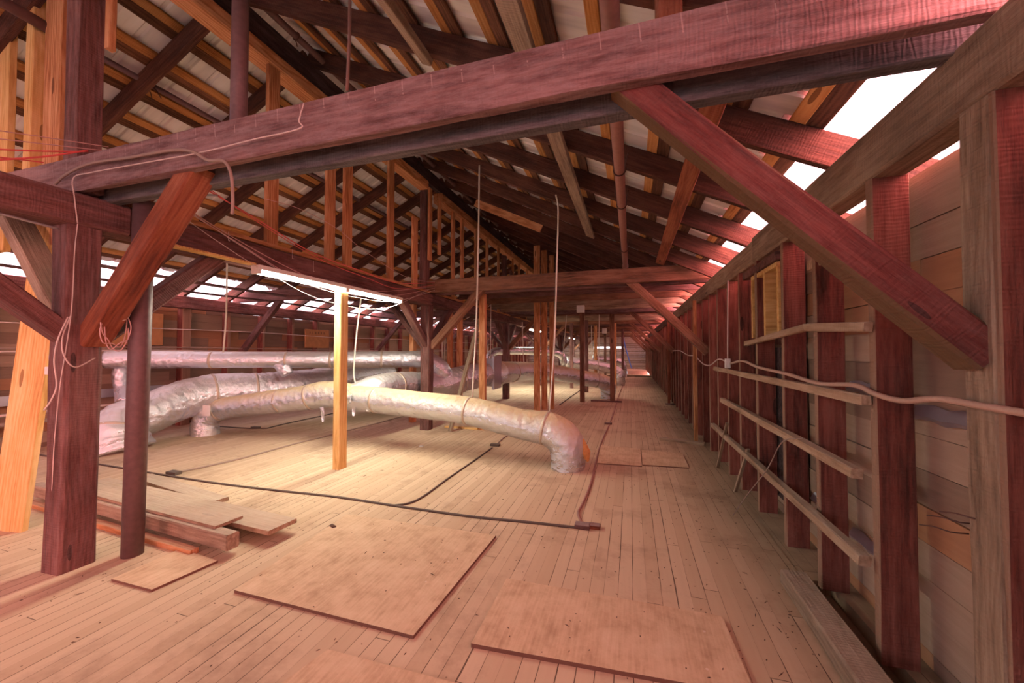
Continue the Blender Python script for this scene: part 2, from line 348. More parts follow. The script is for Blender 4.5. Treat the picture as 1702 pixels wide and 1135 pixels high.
def tube_mesh(path, rad, seg=8, wrinkle=0.0, cap=True, wl=7.0):
    n = len(path); R = rad if isinstance(rad, (list, tuple)) else [rad] * n
    vs_, fs = [], []; prev = None
    arc = 0.0
    for i, p in enumerate(path):
        if i: arc += (p - path[i - 1]).length
        d = (path[min(i + 1, n - 1)] - path[max(i - 1, 0)]).normalized()
        if prev is None:
            a = Vector((0, 0, 1)) if abs(d.z) < 0.9 else Vector((1, 0, 0)); prev = a.cross(d).normalized()
        u = (prev - d * prev.dot(d)).normalized(); prev = u; v = d.cross(u)
        for k in range(seg):
            th = 2 * math.pi * k / seg; dirv = u * math.cos(th) + v * math.sin(th)
            r = R[i]
            if wrinkle:
                q = p + dirv * r
                fold = math.sin(arc * 46 + 5 * noise.noise(q * 3.1) + 2.2 * math.sin(th + arc * 3)); env = max(0.0, noise.noise(q * 1.7 + Vector((5, 5, 5))) + 0.25)
                r *= 1 + wrinkle * (0.9 * noise.noise(q * wl) + 0.6 * noise.noise(q * wl * 2.7) + 0.4 * noise.noise(q * wl * 6)) + wrinkle * 0.55 * env * fold
            vs_.append(p + dirv * r)
    for i in range(n - 1):
        for k in range(seg):
            fs.append((i * seg + k, i * seg + (k + 1) % seg, (i + 1) * seg + (k + 1) % seg, (i + 1) * seg + k))
    if cap: fs.append(tuple(reversed(range(seg)))); fs.append(tuple((n - 1) * seg + k for k in range(seg)))
    return vs_, fs
def centred(name, vs_, fs, mat, parent=None, smooth=True, origin=None):
    o0 = Vector(origin) if origin is not None else sum((Vector(v) for v in vs_), Vector()) / len(vs_)
    base = o0 - (parent.location if parent else Vector())
    me = mesh(name, [Vector(v) - o0 for v in vs_], fs, smooth); me.materials.append(mat)
    o = link(name, me, None, parent); o.location = base
    return o
def cable(name, pts, r, mat, label=None, cat='cable', group=None, n=8, seg=6, parent=None):
    vs_, fs = tube_mesh(bez(pts, n), r, seg)
    o = centred(name, vs_, fs, M[mat], parent)
    if label: tag(o, label, cat, group)
    return o
def boxm(lo, hi):
    x0, y0, z0 = lo; x1, y1, z1 = hi
    return ([(x0, y0, z0), (x1, y0, z0), (x1, y1, z0), (x0, y1, z0), (x0, y0, z1), (x1, y0, z1), (x1, y1, z1), (x0, y1, z1)],
            [(0, 3, 2, 1), (4, 5, 6, 7), (0, 1, 5, 4), (1, 2, 6, 5), (2, 3, 7, 6), (3, 0, 4, 7)])
def box(name, lo, hi, mat, label=None, cat=None, group=None, kind=None, parent=None, bev=0.004):
    vs_, fs = boxm(lo, hi); o = centred(name, vs_, fs, M[mat], parent, smooth=False)
    if bev:
        md = o.modifiers.new('edge', 'BEVEL'); md.width = bev; md.segments = 2
    if label or kind: tag(o, label, cat, group, kind)
    return o
ORD = ['zeroth', 'first', 'second', 'third', 'fourth', 'fifth', 'sixth', 'seventh', 'eighth', 'ninth', 'tenth', 'eleventh', 'twelfth', 'thirteenth', 'fourteenth', 'fifteenth', 'sixteenth', 'seventeenth', 'eighteenth', 'nineteenth', 'twentieth']
def ordn(k):
    if k <= 20: return ORD[k]
    if k == 30: return 'thirtieth'
    if k == 40: return 'fortieth'
    return {2: 'twenty-', 3: 'thirty-', 4: 'forty-', 5: 'fifty-'}[k // 10] + ORD[k % 10] if k % 10 else {2: 'twentieth', 3: 'thirtieth', 4: 'fortieth', 5: 'fiftieth'}[k // 10]

# ---------------------------------------------------------------- key sizes of the place
XR, XL, XC = 1.10, -8.30, -3.60          # inner stud faces and the centre line
PITCH = 0.486; ZE = 2.53                 # rafter underside height at the wall plates
Y0, Y1 = -4.0, 33.0
TR = [1.60, 6.36, 11.12, 15.88, 20.64, 25.4, 30.1]     # the trusses
def zr(x):   # rafter underside
    return ZE + PITCH * (XR - x) if x >= XC else ZE + PITCH * (x - XL)
SL = math.sqrt(1 + PITCH ** 2)

# ================================================================ SETTING
def floor():
    vs_, fs = [], []
    def add(lo, hi):
        a, b = boxm(lo, hi); k = len(vs_); vs_.extend(a); fs.extend([tuple(i + k for i in f) for f in b])
    add((-9, Y0, -0.12), (1.04, 22.6, 0.0))
    add((1.04, 2.93, -0.12), (1.5, 22.6, -0.004))
    add((1.19, Y0, -0.12), (1.5, 2.93, -0.006))
    add((1.04, Y0, -0.16), (1.19, 2.93, -0.09))
    add((-9, 22.6, -0.5), (1.5, Y1, -0.42))
    o = link('floor', mesh('floor', vs_, fs), M['floor']); tag(o, 'dusty tan plank floor of the attic', 'floor', kind='structure')
floor()

def cladding(name, x_in, sgn, label, gaps=()):
    """Horizontal boards nailed to the outside of the studs, each with its own tilt and length."""
    vs_, fs, ids = [], [], []
    z = -0.1; rng = random.Random(3 if sgn > 0 else 5)
    while z < 2.24:
        hgt = min(0.165, 2.29 - z); y = Y0 + rng.random() * 1.5 - 1.5
        while y < Y1:
            ln = rng.choice((1.14, 1.71, 2.28, 2.85)); ya, yb = max(y, Y0), min(y + ln, Y1)
            if yb - ya > 0.05:
                j = rng.uniform(-0.004, 0.004); tz = rng.uniform(-0.003, 0.003)
                lo = (min(x_in, x_in + sgn * 0.022) + j, ya + 0.002, z + 0.0015 + tz); hi = (max(x_in, x_in + sgn * 0.022) + j, yb - 0.002, z + hgt - 0.0015 + tz)
                skip = any(ga < (ya + yb) / 2 < gb and abs(z + hgt / 2 - gz) < 0.06 for ga, gb, gz in gaps)
                if not skip:
                    a, b = boxm(lo, hi); k = len(vs_); vs_.extend(a); fs.extend([tuple(i + k for i in f) for f in b]); ids.extend([rng.random()] * 8)
            y += ln
        z += hgt
    a, b = boxm((min(x_in + sgn * 0.03, x_in + sgn * 0.05), Y0, -0.12), (max(x_in + sgn * 0.03, x_in + sgn * 0.05), Y1, 2.27)); k = len(vs_); vs_.extend(a); fs.extend([tuple(i + k for i in f) for f in b]); ids.extend([0.1] * 8)  # unseen backing slab, added to stop daylight leaking between the boards
    me = mesh(name, vs_, fs); at = me.color_attributes.new('board', 'FLOAT_COLOR', 'POINT')
    for i, v in enumerate(ids): at.data[i].color = (v, v, v, 1)
    o = link(name, me, M['clad']); tag(o, label, 'wall', kind='structure')
cladding('wall_right', 1.305, 1, 'weathered plank cladding of the right-hand wall')
cladding('wall_left', -8.505, -1, 'weathered plank cladding of the far left wall')
# far end wall of grey boards with one bright slit
def end_wall():
    vs_, fs, ids = [], [], []
    rng = random.Random(9); z = -0.6
    while z < 5.3:
        if not (1.86 < z < 1.9):
            xl = max(-8.5, XC - (5.35 - z) / PITCH) if z > 2.4 else -8.5; xr = min(1.3, XC + (5.35 - z) / PITCH) if z > 2.4 else 1.3
            segs = [(xl, xr)]
            if 1.5 < z < 1.72: segs = [(xl, -2.9), (-0.5, xr)]
            for s0, s1 in segs:
                a, b = boxm((s0, Y1 - 0.6, z), (s1, Y1 - 0.56, z + 0.148)); k = len(vs_); vs_.extend(a); fs.extend([tuple(i + k for i in f) for f in b]); ids.extend([rng.random() * 0.5] * 8)
        z += 0.15
    me = mesh('wall_back', vs_, fs); at = me.color_attributes.new('board', 'FLOAT_COLOR', 'POINT')
    for i, v in enumerate(ids): at.data[i].color = (v, v, v, 1)
    o = link('wall_back', me, M['clad']); tag(o, 'grey plank end wall at the far end of the attic', 'wall', kind='structure')
end_wall()
def front_wall():
    vs_, fs, ids = [], [], []; rng = random.Random(31); z = 0.0
    while z < 5.25:
        xl = max(-8.5, XC - (5.35 - z) / PITCH) if z > 2.4 else -8.5; xr = min(1.3, XC + (5.35 - z) / PITCH) if z > 2.4 else 1.3
        segs = [(xl, xr)]
        if 2.9 < z < 3.9: segs = [(xl, -4.9), (-2.3, xr)]  # upper gable opening, added to throw daylight onto the roof
        if 0.6 < z < 2.2: segs = [(xl, -6.4), (-4.6, -2.6), (-0.6, xr)]  # two low openings, added as daylight fill for the room
        for s0, s1 in segs:
            a, b = boxm((s0, Y0 + 0.02, z), (s1, Y0 + 0.05, z + 0.149)); k = len(vs_); vs_.extend(a); fs.extend([tuple(i + k for i in f) for f in b]); ids.extend([rng.random()] * 8)
        z += 0.15
    me = mesh('wall_front', vs_, fs); at = me.color_attributes.new('board', 'FLOAT_COLOR', 'POINT')
    for i, v in enumerate(ids): at.data[i].color = (v, v, v, 1)
    tag(link('wall_front', me, M['clad']), 'plank end wall behind the camera with openings added for fill daylight', 'wall', kind='structure')
front_wall()
box('trim_1', (-8.0, 22.55, -0.42), (1.1, 22.68, 0.09), 'grey', 'low timber kerb at the far edge of the plank floor', 'trim', kind='structure')

def metal_slope(name, right):
    """Ribbed roofing sheets laid down the slope, ribs running from ridge to eave, their lower ends uneven."""
    vs_, fs = [], []; rng = random.Random(11 if right else 12)
    prof = []
    y = Y0
    while y < Y1:
        for dy, hh in ((0, 0), (0.15, 0), (0.165, 0.018), (0.195, 0.018), (0.21, 0)):
            prof.append((y + dy, hh))
        y += 0.225
    base = 0.255
    for i, (yy, hh) in enumerate(prof):
        sheet = int((yy - Y0) / 0.9); r2 = random.Random(sheet * 7 + (1 if right else 2))
        xe = (0.965 if right else 0.86) + r2.uniform(-0.03, 0.03) * (1 if right else 2.5) + 0.012 * math.sin(yy * 40)
        for th in (0, 0.004):
            for f in (0.0, 0.5, 1.0):
                x = XC + (xe - XC) * f
                z = zr(x) + base + hh + th
                if not right: x = 2 * XC - x
                vs_.append((x, yy, z))
    for i in range(len(prof) - 1):
        a = i * 6; b = a + 6
        for k in (0, 1):
            fs.append((a + k, a + k + 1, b + k + 1, b + k)); fs.append((a + 3 + k, b + 3 + k, b + 4 + k, a + 4 + k))
        fs.append((a + 2, a + 5, b + 5, b + 2))
    o = link(name, mesh(name, vs_, fs), M['metal']); return o
tag(metal_slope('ceiling', True), 'ribbed metal roofing seen from below on the right slope', 'ceiling', kind='structure')
tag(metal_slope('ceiling', False), 'ribbed metal roofing seen from below on the left slope', 'ceiling', kind='structure')
def eave(name, right):
    vs_, fs = [], []; y = Y0; n = 0
    while y < Y1:
        for x in ((0.9, 1.3, 1.85) if right else (0.62, 1.25, 1.85)):
            z = zr(x) + 0.262 + 0.008 * math.sin(n * 1.9)
            for th in (0, 0.003): vs_.append((x if right else 2 * XC - x, y, z + th))
        y += 0.12; n += 1
    for i in range(n - 1):
        a = i * 6; b = a + 6
        for k in (0, 2): fs.append((a + k, a + k + 2, b + k + 2, b + k))
    o = link(name, mesh(name, vs_, fs), M['panel']); return o
tag(eave('ceiling', True), 'bright translucent sheets along the right eave', 'ceiling', kind='structure')
tag(eave('ceiling', False), 'bright translucent sheets along the left eave', 'ceiling', kind='structure')

# ================================================================ PLATES, POSTS, TIES
def run(name, x, w, z0, z1, ya, yb, mat, label, cat, group=None):
    return timber(name, (x, ya, (z0 + z1) / 2), (x, yb, (z0 + z1) / 2), w, z1 - z0, mat, label, cat, group, jit=0.006)
run('wall_plate', 1.175, 0.15, 2.275, 2.52, -0.6, 4.1, 'grey', 'thick weathered plate beam over the near right-hand studs', 'beam')
run('wall_plate', 1.19, 0.15, 2.285, 2.51, 4.1, 13.0, 'grey', 'weathered plate beam beyond the framed opening on the right wall', 'beam')
run('wall_plate', 1.17, 0.15, 2.28, 2.5, 13.0, Y1 - 0.6, 'old', 'red lit plate beam at the far end of the right wall', 'beam')
run('wall_plate', -8.37, 0.15, 2.28, 2.52, 0.4, 11.2, 'old', 'dark plate beam under the bright eave of the left wall', 'beam')
run('wall_plate', -8.37, 0.15, 2.28, 2.52, 11.2, Y1 - 0.6, 'old', 'dark plate beam at the far end of the left wall', 'beam')
run('centre_plate', -3.62, 0.22, 2.29, 2.51, -0.8, 1.86, 'old', 'dark red plate beam resting on the near post, bottom left of the tie beam', 'beam')
run('centre_plate', -3.62, 0.22, 2.295, 2.51, 1.87, 6.4, 'old', 'dark plate beam with red cables sagging along it', 'beam')
run('centre_plate', -3.62, 0.22, 2.29, 2.51, 6.41, 11.15, 'old', 'plate beam between the second and third big posts', 'beam')
run('centre_plate', -3.62, 0.22, 2.29, 2.51, 11.16, Y1 - 0.7, 'old', 'plate beam running on from the third big post', 'beam')
run('sole_board', -3.6, 0.2, 2.512, 2.55, 1.87, 6.3, 'new', 'orange board lying on top of the plate beam above the fluorescent light', 'board')
run('sole_board', -3.6, 0.2, 2.512, 2.55, 6.5, Y1 - 0.7, 'new', 'orange board on the plate beam beyond the second big post', 'board')
# ridge
run('ridge_board', -3.60, 0.09, 4.57, 4.84, -0.8, 5.9, 'black', 'blackened ridge board above the near orange beam', 'beam')
run('ridge_board', -3.60, 0.09, 4.57, 4.82, 5.92, Y1 - 0.7, 'black', 'blackened ridge board running away behind the near tie beam', 'beam')
run('ridge_beam', -3.60, 0.2, 4.40, 4.555, -0.8, 6.2, 'new', 'orange pine beam under the ridge board, upper left', 'beam')
run('ridge_beam', -3.60, 0.2, 4.36, 4.555, 6.75, Y1 - 0.7, 'new', 'orange pine ridge beam beyond the second big post', 'beam')

post_lab = ['dark red near post with three braces at the left', 'second big post behind the long silver duct', 'purple brown third post standing past the duct damper', 'fourth big post in the row behind the orange studs',
            'fifth big post in the centre row', 'sixth big post in the centre row', 'last big post by the end wall']
for i, y in enumerate(TR):
    ya = [1.545, 6.29][i] if i < 2 else y - 0.05
    s = 0.185
    timber('post', (-3.62, ya + s / 2, 0), (-3.62, ya + s / 2, 2.29), s, s if i else 0.19, 'old', post_lab[i], 'post', upv=(1, 0, 0), jit=0.012)
    timber('king_post', (-3.68, ya + s / 2 + (0.04 if i == 0 else 0), 2.555 if i else 2.52), (-3.68, ya + s / 2 + (0.04 if i == 0 else 0), 4.60), 0.15, 0.13, 'old',
           ['dark upright above the near post, top left', 'dark upright from the plate to the ridge over the second post', 'dark upright over the third post'][i] if i < 3 else 'dark upright to the ridge over the %s post' % ordn(i + 1), 'post', upv=(1, 0, 0), jit=0.01)
tie_names = ['near', 'second', 'third', 'fourth', 'fifth', 'sixth', 'last']
for i, y in enumerate(TR):
    nm = tie_names[i]
    mt = 'tie' if i in (0, 2) else 'brown'
    timber('tie_beam', (-4.6, y + 0.015, 2.645), (1.27, y + 0.015, 2.645), 0.055, 0.235, mt,
           ['huge tie beam crossing the whole upper picture', 'reddish tie beam crossing behind the hanging planks'][i] if i < 2 else 'front timber of the %s tie beam pair from the camera' % nm, 'beam', jit=0.008)
    timber('tie_beam', (-4.5, y + 0.17, 2.615), (1.19, y + 0.17, 2.615), 0.075, 0.235, 'shade' if i == 0 else 'old',
           ['shaded grey tie beam just behind the huge one', 'lower brown tie beam just behind the reddish one'][i] if i < 2 else 'rear timber of the %s tie beam pair from the camera' % nm, 'beam')
    timber('tie_beam', (-8.5, y + 0.06, 2.645), (-3.5, y + 0.06, 2.645), 0.09, 0.23, 'old', 'tie beam spanning the left aisle at the %s big post' % (nm if i else 'near'), 'beam')
    # braces
    yy = y + 0.09
    b0 = 'old' if i == 0 else 'oldred'
    timber('brace', (-0.03, yy, 2.60), (1.12, yy, 1.43), 0.11, 0.125, 'brown' if i else 'bracered',
           'big diagonal brace crossing the top right corner' if i == 0 else 'diagonal brace from the %s tie beam down to the right wall' % nm, 'brace', jit=0.008)
    timber('brace', (-3.55, yy, 1.52), (-2.52, yy, 2.60), 0.15, 0.125, 'oldred' if i == 0 else 'brown',
           'orange red brace rising from the near post to the tie beam' if i == 0 else 'brace rising right from the %s post to its tie beam' % nm, 'brace')
    timber('brace', (-3.68, yy, 1.50), (-4.62, yy, 2.56), 0.16, 0.09, 'old' if i else 'grey',
           'wide grey brace rising left behind the near post' if i == 0 else 'brace rising left from the %s post' % nm, 'brace')
    timber('brace', (-3.62, y + 0.02, 1.52), (-3.62, y - 0.86, 2.34), 0.12, 0.12, 'old',
           'brace from the near post towards the left picture edge' if i == 0 else 'brace from the %s post towards the camera under the plate' % nm, 'brace')
    timber('brace', (-3.62, y + 0.12, 1.52), (-3.62, y + 0.98, 2.34), 0.12, 0.12, 'old',
           'mauve brace behind the near iron pipe' if i == 0 else 'brace from the %s post away under the plate' % nm, 'brace')
    timber('brace', (-8.32, yy, 1.40), (-7.2, yy, 2.56), 0.1, 0.13, 'old', 'brace on the left wall at the %s truss' % nm, 'brace')

# joists between the trusses beyond the second tie
jy = [7.55, 8.5, 9.5, 10.35, 12.1, 13.2, 14.4, 17.0, 18.2, 19.4, 21.8, 23.0, 24.2, 26.5, 27.8]
for k, y in enumerate(jy):
    timber('ceiling_joist', (-3.5, y, 2.64), (1.2, y, 2.64), 0.05, 0.18, random.choice(['old', 'brown', 'grey']), 'flat lying %s joist counted beyond the reddish second tie beam' % ordn(k + 1), 'joist', 'joists beyond the second tie beam')

# ================================================================ RAFTERS
k = 0; y = 0.91
ys = []
while y < Y1 - 0.6: ys.append(y); y += 0.87
for k, y in enumerate(ys):
    for right in (True, False):
        x0, x1 = (XC + 0.02, 1.75)
        a = Vector((x0, y + 0.03, zr(x0) + 0.10)); b = Vector((x1, y + 0.03, zr(x1) + 0.10))
        if not right: a.x = 2 * XC - a.x; b.x = 2 * XC - b.x
        side = 'right' if right else 'left'
        if y < 1.7: lab = '%s rafter on the %s slope on the camera side of the near tie beam' % (['first', 'nearest'][k % 2], side)
        else: lab = 'dark rafter of the %s slope, %s beyond the huge tie beam' % (side, ordn(k))
        timber('rafter', a, b, 0.06, 0.188, 'rafter', lab, 'rafter', 'rafters of the %s slope' % side, upv=(0, 0, 1), var=k % 3)
# roof battens and skip boards along the length
def slope_run(name, x, off, w, th, mat, ya, yb, lab, cat, grp, right=True):
    z = zr(x) + off
    n = Vector((PITCH, 0, 1)).normalized() if right else Vector((-PITCH, 0, 1)).normalized()
    xx = x if right else 2 * XC - x
    return timber(name, (xx, ya, z), (xx, yb, z), w, th, mat, lab, cat, grp, upv=n)
bx = [0.965 - 0.385 * i for i in range(12)]
for right in (True, False):
    side = 'right' if right else 'left'
    for i, x in enumerate(bx):
        if x < XC + 0.08 or (i == 0 and not right): continue
        slope_run('roof_batten', x, 0.228, 0.09, 0.038, 'batten', -0.8, Y1 - 0.7, 'orange pine batten under the metal, %s up from the %s eave' % (ordn(i + 1), side), 'batten', 'orange battens of the %s slope' % side, right)
        slope_run('skip_board', x + 0.084, 0.222, 0.10, 0.022, 'skip', -0.8, Y1 - 0.7, 'dark old board beside the %s orange batten from the %s eave' % (ordn(i + 1), side), 'board', 'old boards of the %s slope' % side, right)
# planks fixed along the undersides of the right-hand rafters
slope_run('bracing_plank', -0.62, -0.022, 0.15, 0.038, 'grey', 0.2, 6.42, 'long blotched plank under the rafters left of the pink pipe', 'plank', None)
slope_run('bracing_plank', 0.45, -0.022, 0.13, 0.038, 'oldred', 2.0, 6.42, 'long plank under the rafters right of the pink pipe', 'plank', None)
slope_run('bracing_plank', -1.55, -0.03, 0.09, 0.06, 'grey', 0.2, 2.72, 'short dark plank under the rafters with a sawn pale end', 'plank', None)
timber('hanger_post', (0.16, 1.70, 2.74), (0.16, 1.70, 3.05), 0.1, 0.1, 'oldred', 'splintered short upright on top of the huge tie beam', 'post')
timber('patch_board', (-2.95, 7.1, 4.42), (-1.6, 7.1, 3.77), 0.03, 0.15, 'new', 'orange board nailed on a rafter, high up near the ridge', 'board')

# ================================================================ UPPER STUDS ON THE CENTRE LINE
us = [      (172, 185, 'new', 1, 'short orange stud hanging right of the dark upright'),
      (444, 463, 'new', 0, 'orange stud meeting the ridge beam above the sagging cables'), (542, 560, 'new', 0, 'left one of two close orange studs over the light'),
      (571, 589, 'new', 0, 'right one of two close orange studs over the light'), (645, 658, 'new', 0, 'single orange stud left of the second upright'),
      (687, 697, 'new', 2, 'short spliced stud just left of the second upright')]
for u0, u1, mt, kind, lab in us:
    ya, yb = yc(u0), yc(u1); w = max(0.07, min(0.14, yb - ya)); ym = (ya + yb) / 2
    z0, z1 = (2.55, 4.40)
    if kind == 1: z0, z1 = 3.6, 4.5; w = 0.045
    if kind == 2: z1 = 3.75
    timber('stud', (-3.54, ym, z0), (-3.54, ym, z1), w, 0.045, mt, lab, 'stud', upv=(1, 0, 0))
for k, y in enumerate([7.3, 7.75, 8.55, 9.3, 10.2, 11.6, 12.3, 13.3, 14.2, 15.0, 16.4, 17.5, 18.6, 19.8, 21.3, 22.6, 24.0]):
    timber('stud', (-3.54, y, 2.55), (-3.54, y, 4.36), 0.11, 0.05, 'new', 'orange stud up to the ridge, %s beyond the second upright' % ordn(k + 1), 'stud', 'far orange studs up to the ridge', upv=(1, 0, 0))
timber('stud_offcut', (-3.5, 6.62, 3.3), (-3.5, 6.62, 4.38), 0.1, 0.04, 'new', 'orange offcut nailed beside the second upright under the ridge', 'stud', upv=(1, 0, 0))
timber('stud_offcut', (-3.48, 6.22, 3.1), (-3.48, 6.22, 4.42), 0.1, 0.04, 'new', 'orange board under the ridge beam end at the second upright', 'stud', upv=(1, 0, 0))
timber('strut', (-3.5, 11.2, 3.9), (-3.3, 11.9, 2.74), 0.1, 0.05, 'old', 'slanting strut high behind the orange posts', 'strut')

timber('stud', (-5.16, 1.85, 2.3), (-5.16, 1.85, 4.2), 0.2, 0.045, 'pine', 'pale stud at the top left picture corner', 'stud', upv=(0, 1, 0))
timber('stud', (-4.72, 1.85, 2.3), (-4.72, 1.85, 4.42), 0.1, 0.09, 'pine', 'pale orange stud at the top left, second from the picture corner', 'stud', upv=(0, 1, 0))
timber('stud', (-4.47, 1.88, 2.3), (-4.47, 1.88, 4.54), 0.22, 0.09, 'new', 'orange stud with a knot left of the dark upright, top left', 'stud', upv=(0, 1, 0))

# ================================================================ LOWER POSTS AND PROPS
def prop(x, y, z0, z1, w, d, mat, lab, cat='post', lean=(0, 0), grp=None):
    return timber('prop_post', (x, y, z0), (x + lean[0], y + lean[1], z1), w, d, mat, lab, cat, grp, upv=(1, 0, 0))
prop(-3.45, 3.96, 0, 2.19, 0.14, 0.10, 'pine', 'yellow pine post under the middle of the lit fluorescent light')
prop(-2.17, 9.12, 0, 4.02, 0.06, 0.15, 'new', 'tall orange stud, nearest of three close ones by the white rope')
prop(-2.04, 9.35, 0, 3.95, 0.05, 0.14, 'new', 'tall orange stud, middle of the three close ones')
prop(-1.88, 9.50, 0, 3.85, 0.06, 0.11, 'new', 'pinkish tall stud, last of the three close ones')
prop(-1.317, 11.08, 0, 2.53, 0.1, 0.13, 'brown', 'brown post left of the floor sleeper on the aisle')
prop(-0.50, 11.33, 0, 2.53, 0.1, 0.13, 'brown', 'dark post with a knot beside the far duct elbow')
box('floor_sleeper', (-1.1, 11.27, 0), (-0.25, 11.37, 0.04), 'old', 'low sleeper board between two posts on the aisle', 'board')
prop(0.98, 6.72, 0, 2.25, 0.09, 0.05, 'new', 'thin orange stud standing before the right wall')
timber('floor_sleeper', (0.45, 6.75, 0.02), (1.08, 6.55, 0.02), 0.09, 0.045, 'grey', 'dusty sleeper board on the floor at the thin orange stud', 'board')
prop(0.99, 11.3, 0, 2.62, 0.10, 0.06, 'oldred', 'red stud standing before the right wall further off')
box('floor_sleeper', (0.9, 11.2, 0), (1.3, 11.3, 0.03), 'old', 'small sleeper at the foot of the red stud', 'board')
p = PZ(802, 714); prop(p.x, p.y, 0, 2.5, 0.1, 0.12, 'new', 'orange post to the right of the leaning board')
box('floor_sleeper', (p.x - 0.75, p.y - 0.05, 0), (p.x - 0.08, p.y + 0.03, 0.035), 'pine', 'short yellow sleeper between the second post and the orange post', 'board')
timber('leaning_board', PZ(748, 717), PD(797, 530, 7.4), 0.1, 0.04, 'grey', 'grey board leaning between the second post and the orange post', 'board')
for u0, v0, top, w, lab in ((764, 660, 2.5, 0.12, 'orange post seen over the blue silver duct'), (748, 655, 2.5, 0.12, 'reddish post left of the one over the blue silver duct'), (686, 650, 2.4, 0.13, 'orange post behind the left side of the second post')):
    q = PD(u0, 600, 8.6 if u0 > 700 else 7.9); prop(q.x, q.y, 0, top, w, 0.1, 'new', lab)
for k, (u0, d) in enumerate(((975, 13.5), (1022, 15), (990, 16), (1035, 19), (1006, 20), (968, 17.5), (950, 15))):
    q = PD(u0, 600, d); prop(q.x, q.y, 0, 2.53, 0.12, 0.12, random.choice(['new', 'old', 'grey']), 'distant prop post between the aisle ducts, %s of seven in the far half' % ordn(k + 1), grp='distant prop posts')
# leaning yellow plank at the left edge with its braces
q0 = PZ(18, 882)
timber('leaning_board', (q0.x - 0.03, q0.y, 0), (-4.42, 1.86, 2.55), 0.30, 0.045, 'pine', 'broad yellow pine plank leaning at the left picture edge', 'plank', upv=(-0.2, 1, 0))
timber('leaning_board', (-6.0, 2.6, 0.0), (-5.75, 2.6, 2.5), 0.16, 0.04, 'new', 'orange stud behind the near post in the left aisle', 'stud', upv=(0, 1, 0))

# ================================================================ RIGHT WALL
ysr = [2.27, 2.86, 3.40, 4.04, 4.62, 5.14] + [5.14 + 0.56 * i for i in range(1, 48)]
ysr = [y for y in ysr if y < Y1 - 0.8]
timber('corner_stud', (1.20, 1.67, -0.02), (1.20, 1.67, 2.275), 0.135, 0.2, 'grey', 'thick weathered stud at the right edge where the big brace lands', 'stud', upv=(1, 0, 0), jit=0.01)
timber('stud', (1.24, 1.62, -0.02), (1.24, 1.62, 2.275), 0.05, 0.27, 'stud', 'wide red stud face at the right picture edge', 'stud', upv=(1, 0, 0))
timber('stud', (1.21, 1.05, -0.02), (1.21, 1.05, 2.275), 0.05, 0.2, 'stud', 'red stud beside the camera', 'stud', upv=(1, 0, 0))
timber('stud', (1.21, 0.48, -0.02), (1.21, 0.48, 2.275), 0.05, 0.2, 'stud', 'red stud level with the camera', 'stud', upv=(1, 0, 0))
for k, y in enumerate(ysr):
    lab = {0: 'tall red stud where the three horizontal rails end', 1: 'red stud behind the rail ends, second from the tall one', 2: 'red stud on the near side of the framed opening',
           3: 'dark stud in the middle of the framed opening', 4: 'red stud on the far side of the framed opening'}.get(k, 'red stud of the right wall, %s beyond the framed opening' % ordn(k - 4))
    zt = 2.275; z0 = -0.005
    timber('stud', (1.177, y, z0), (1.177, y, zt), 0.05, 0.145, 'stud', lab, 'stud', 'studs of the right wall', upv=(1, 0, 0), var=k % 3)
# rails
R = [((1.075, 2.26, 1.215), (1.075, 5.72, 1.215), 0.035, 0.05, 'top one of the three long rails on the right-hand studs'),
     ((1.065, 2.33, 0.845), (1.065, 5.25, 0.855), 0.05, 0.055, 'middle one of the three long rails on the right-hand studs'),
     ((1.065, 2.28, 0.445), (1.065, 5.85, 0.44), 0.05, 0.055, 'lowest of the three long rails on the right-hand studs')]
for a, b, w, h, lab in R:
    timber('wall_rail', a, b, w, h, 'rail', lab, 'rail', jit=0.008)
timber('wall_rail', (1.075, 2.23, 1.565), (1.075, 2.90, 1.60), 0.035, 0.05, 'rail', 'short crooked rail left of the tall stud under the big brace', 'rail', jit=0.008)
timber('wall_rail', (1.075, 2.90, 1.60), (1.085, 4.3, 1.52), 0.035, 0.045, 'rail', 'rail forming the sill of the framed opening', 'rail', jit=0.008)
box('nailing_block', (1.12, 2.45, 1.98), (1.2, 3.0, 2.04), 'rail', 'short block high between two studs behind the big brace', 'block')
# framed opening
fo = empty('opening_frame', (1.14, 3.9, 1.55)); tag(fo, 'framed opening with yellow pine lining between the studs', 'frame')
def fpart(name, lo, hi, mat, label=None):
    o = box(name, lo, hi, mat, parent=fo)
    if label: o['label'] = label
fpart('header', (1.10, 3.5, 2.17), (1.26, 4.45, 2.24), 'old')
fpart('head_lining', (1.11, 3.52, 2.12), (1.27, 4.2, 2.16), 'pine', 'yellow pine lining board')
fpart('jamb', (1.11, 3.49, 1.57), (1.27, 3.53, 2.12), 'pine', 'yellow pine jamb')
fpart('jamb', (1.11, 4.16, 1.57), (1.27, 4.20, 2.12), 'pine', 'yellow pine jamb')
fpart('mullion', (1.11, 3.80, 1.57), (1.28, 3.84, 2.12), 'pine', 'yellow pine mullion')
fpart('back_panel', (1.27, 3.49, 1.5), (1.295, 4.62, 2.17), 'old')
box('dark_backing_board', (1.26, 3.5, 0.15), (1.29, 4.62, 1.48), 'black', 'dark board closing the bays below the framed opening', 'board')
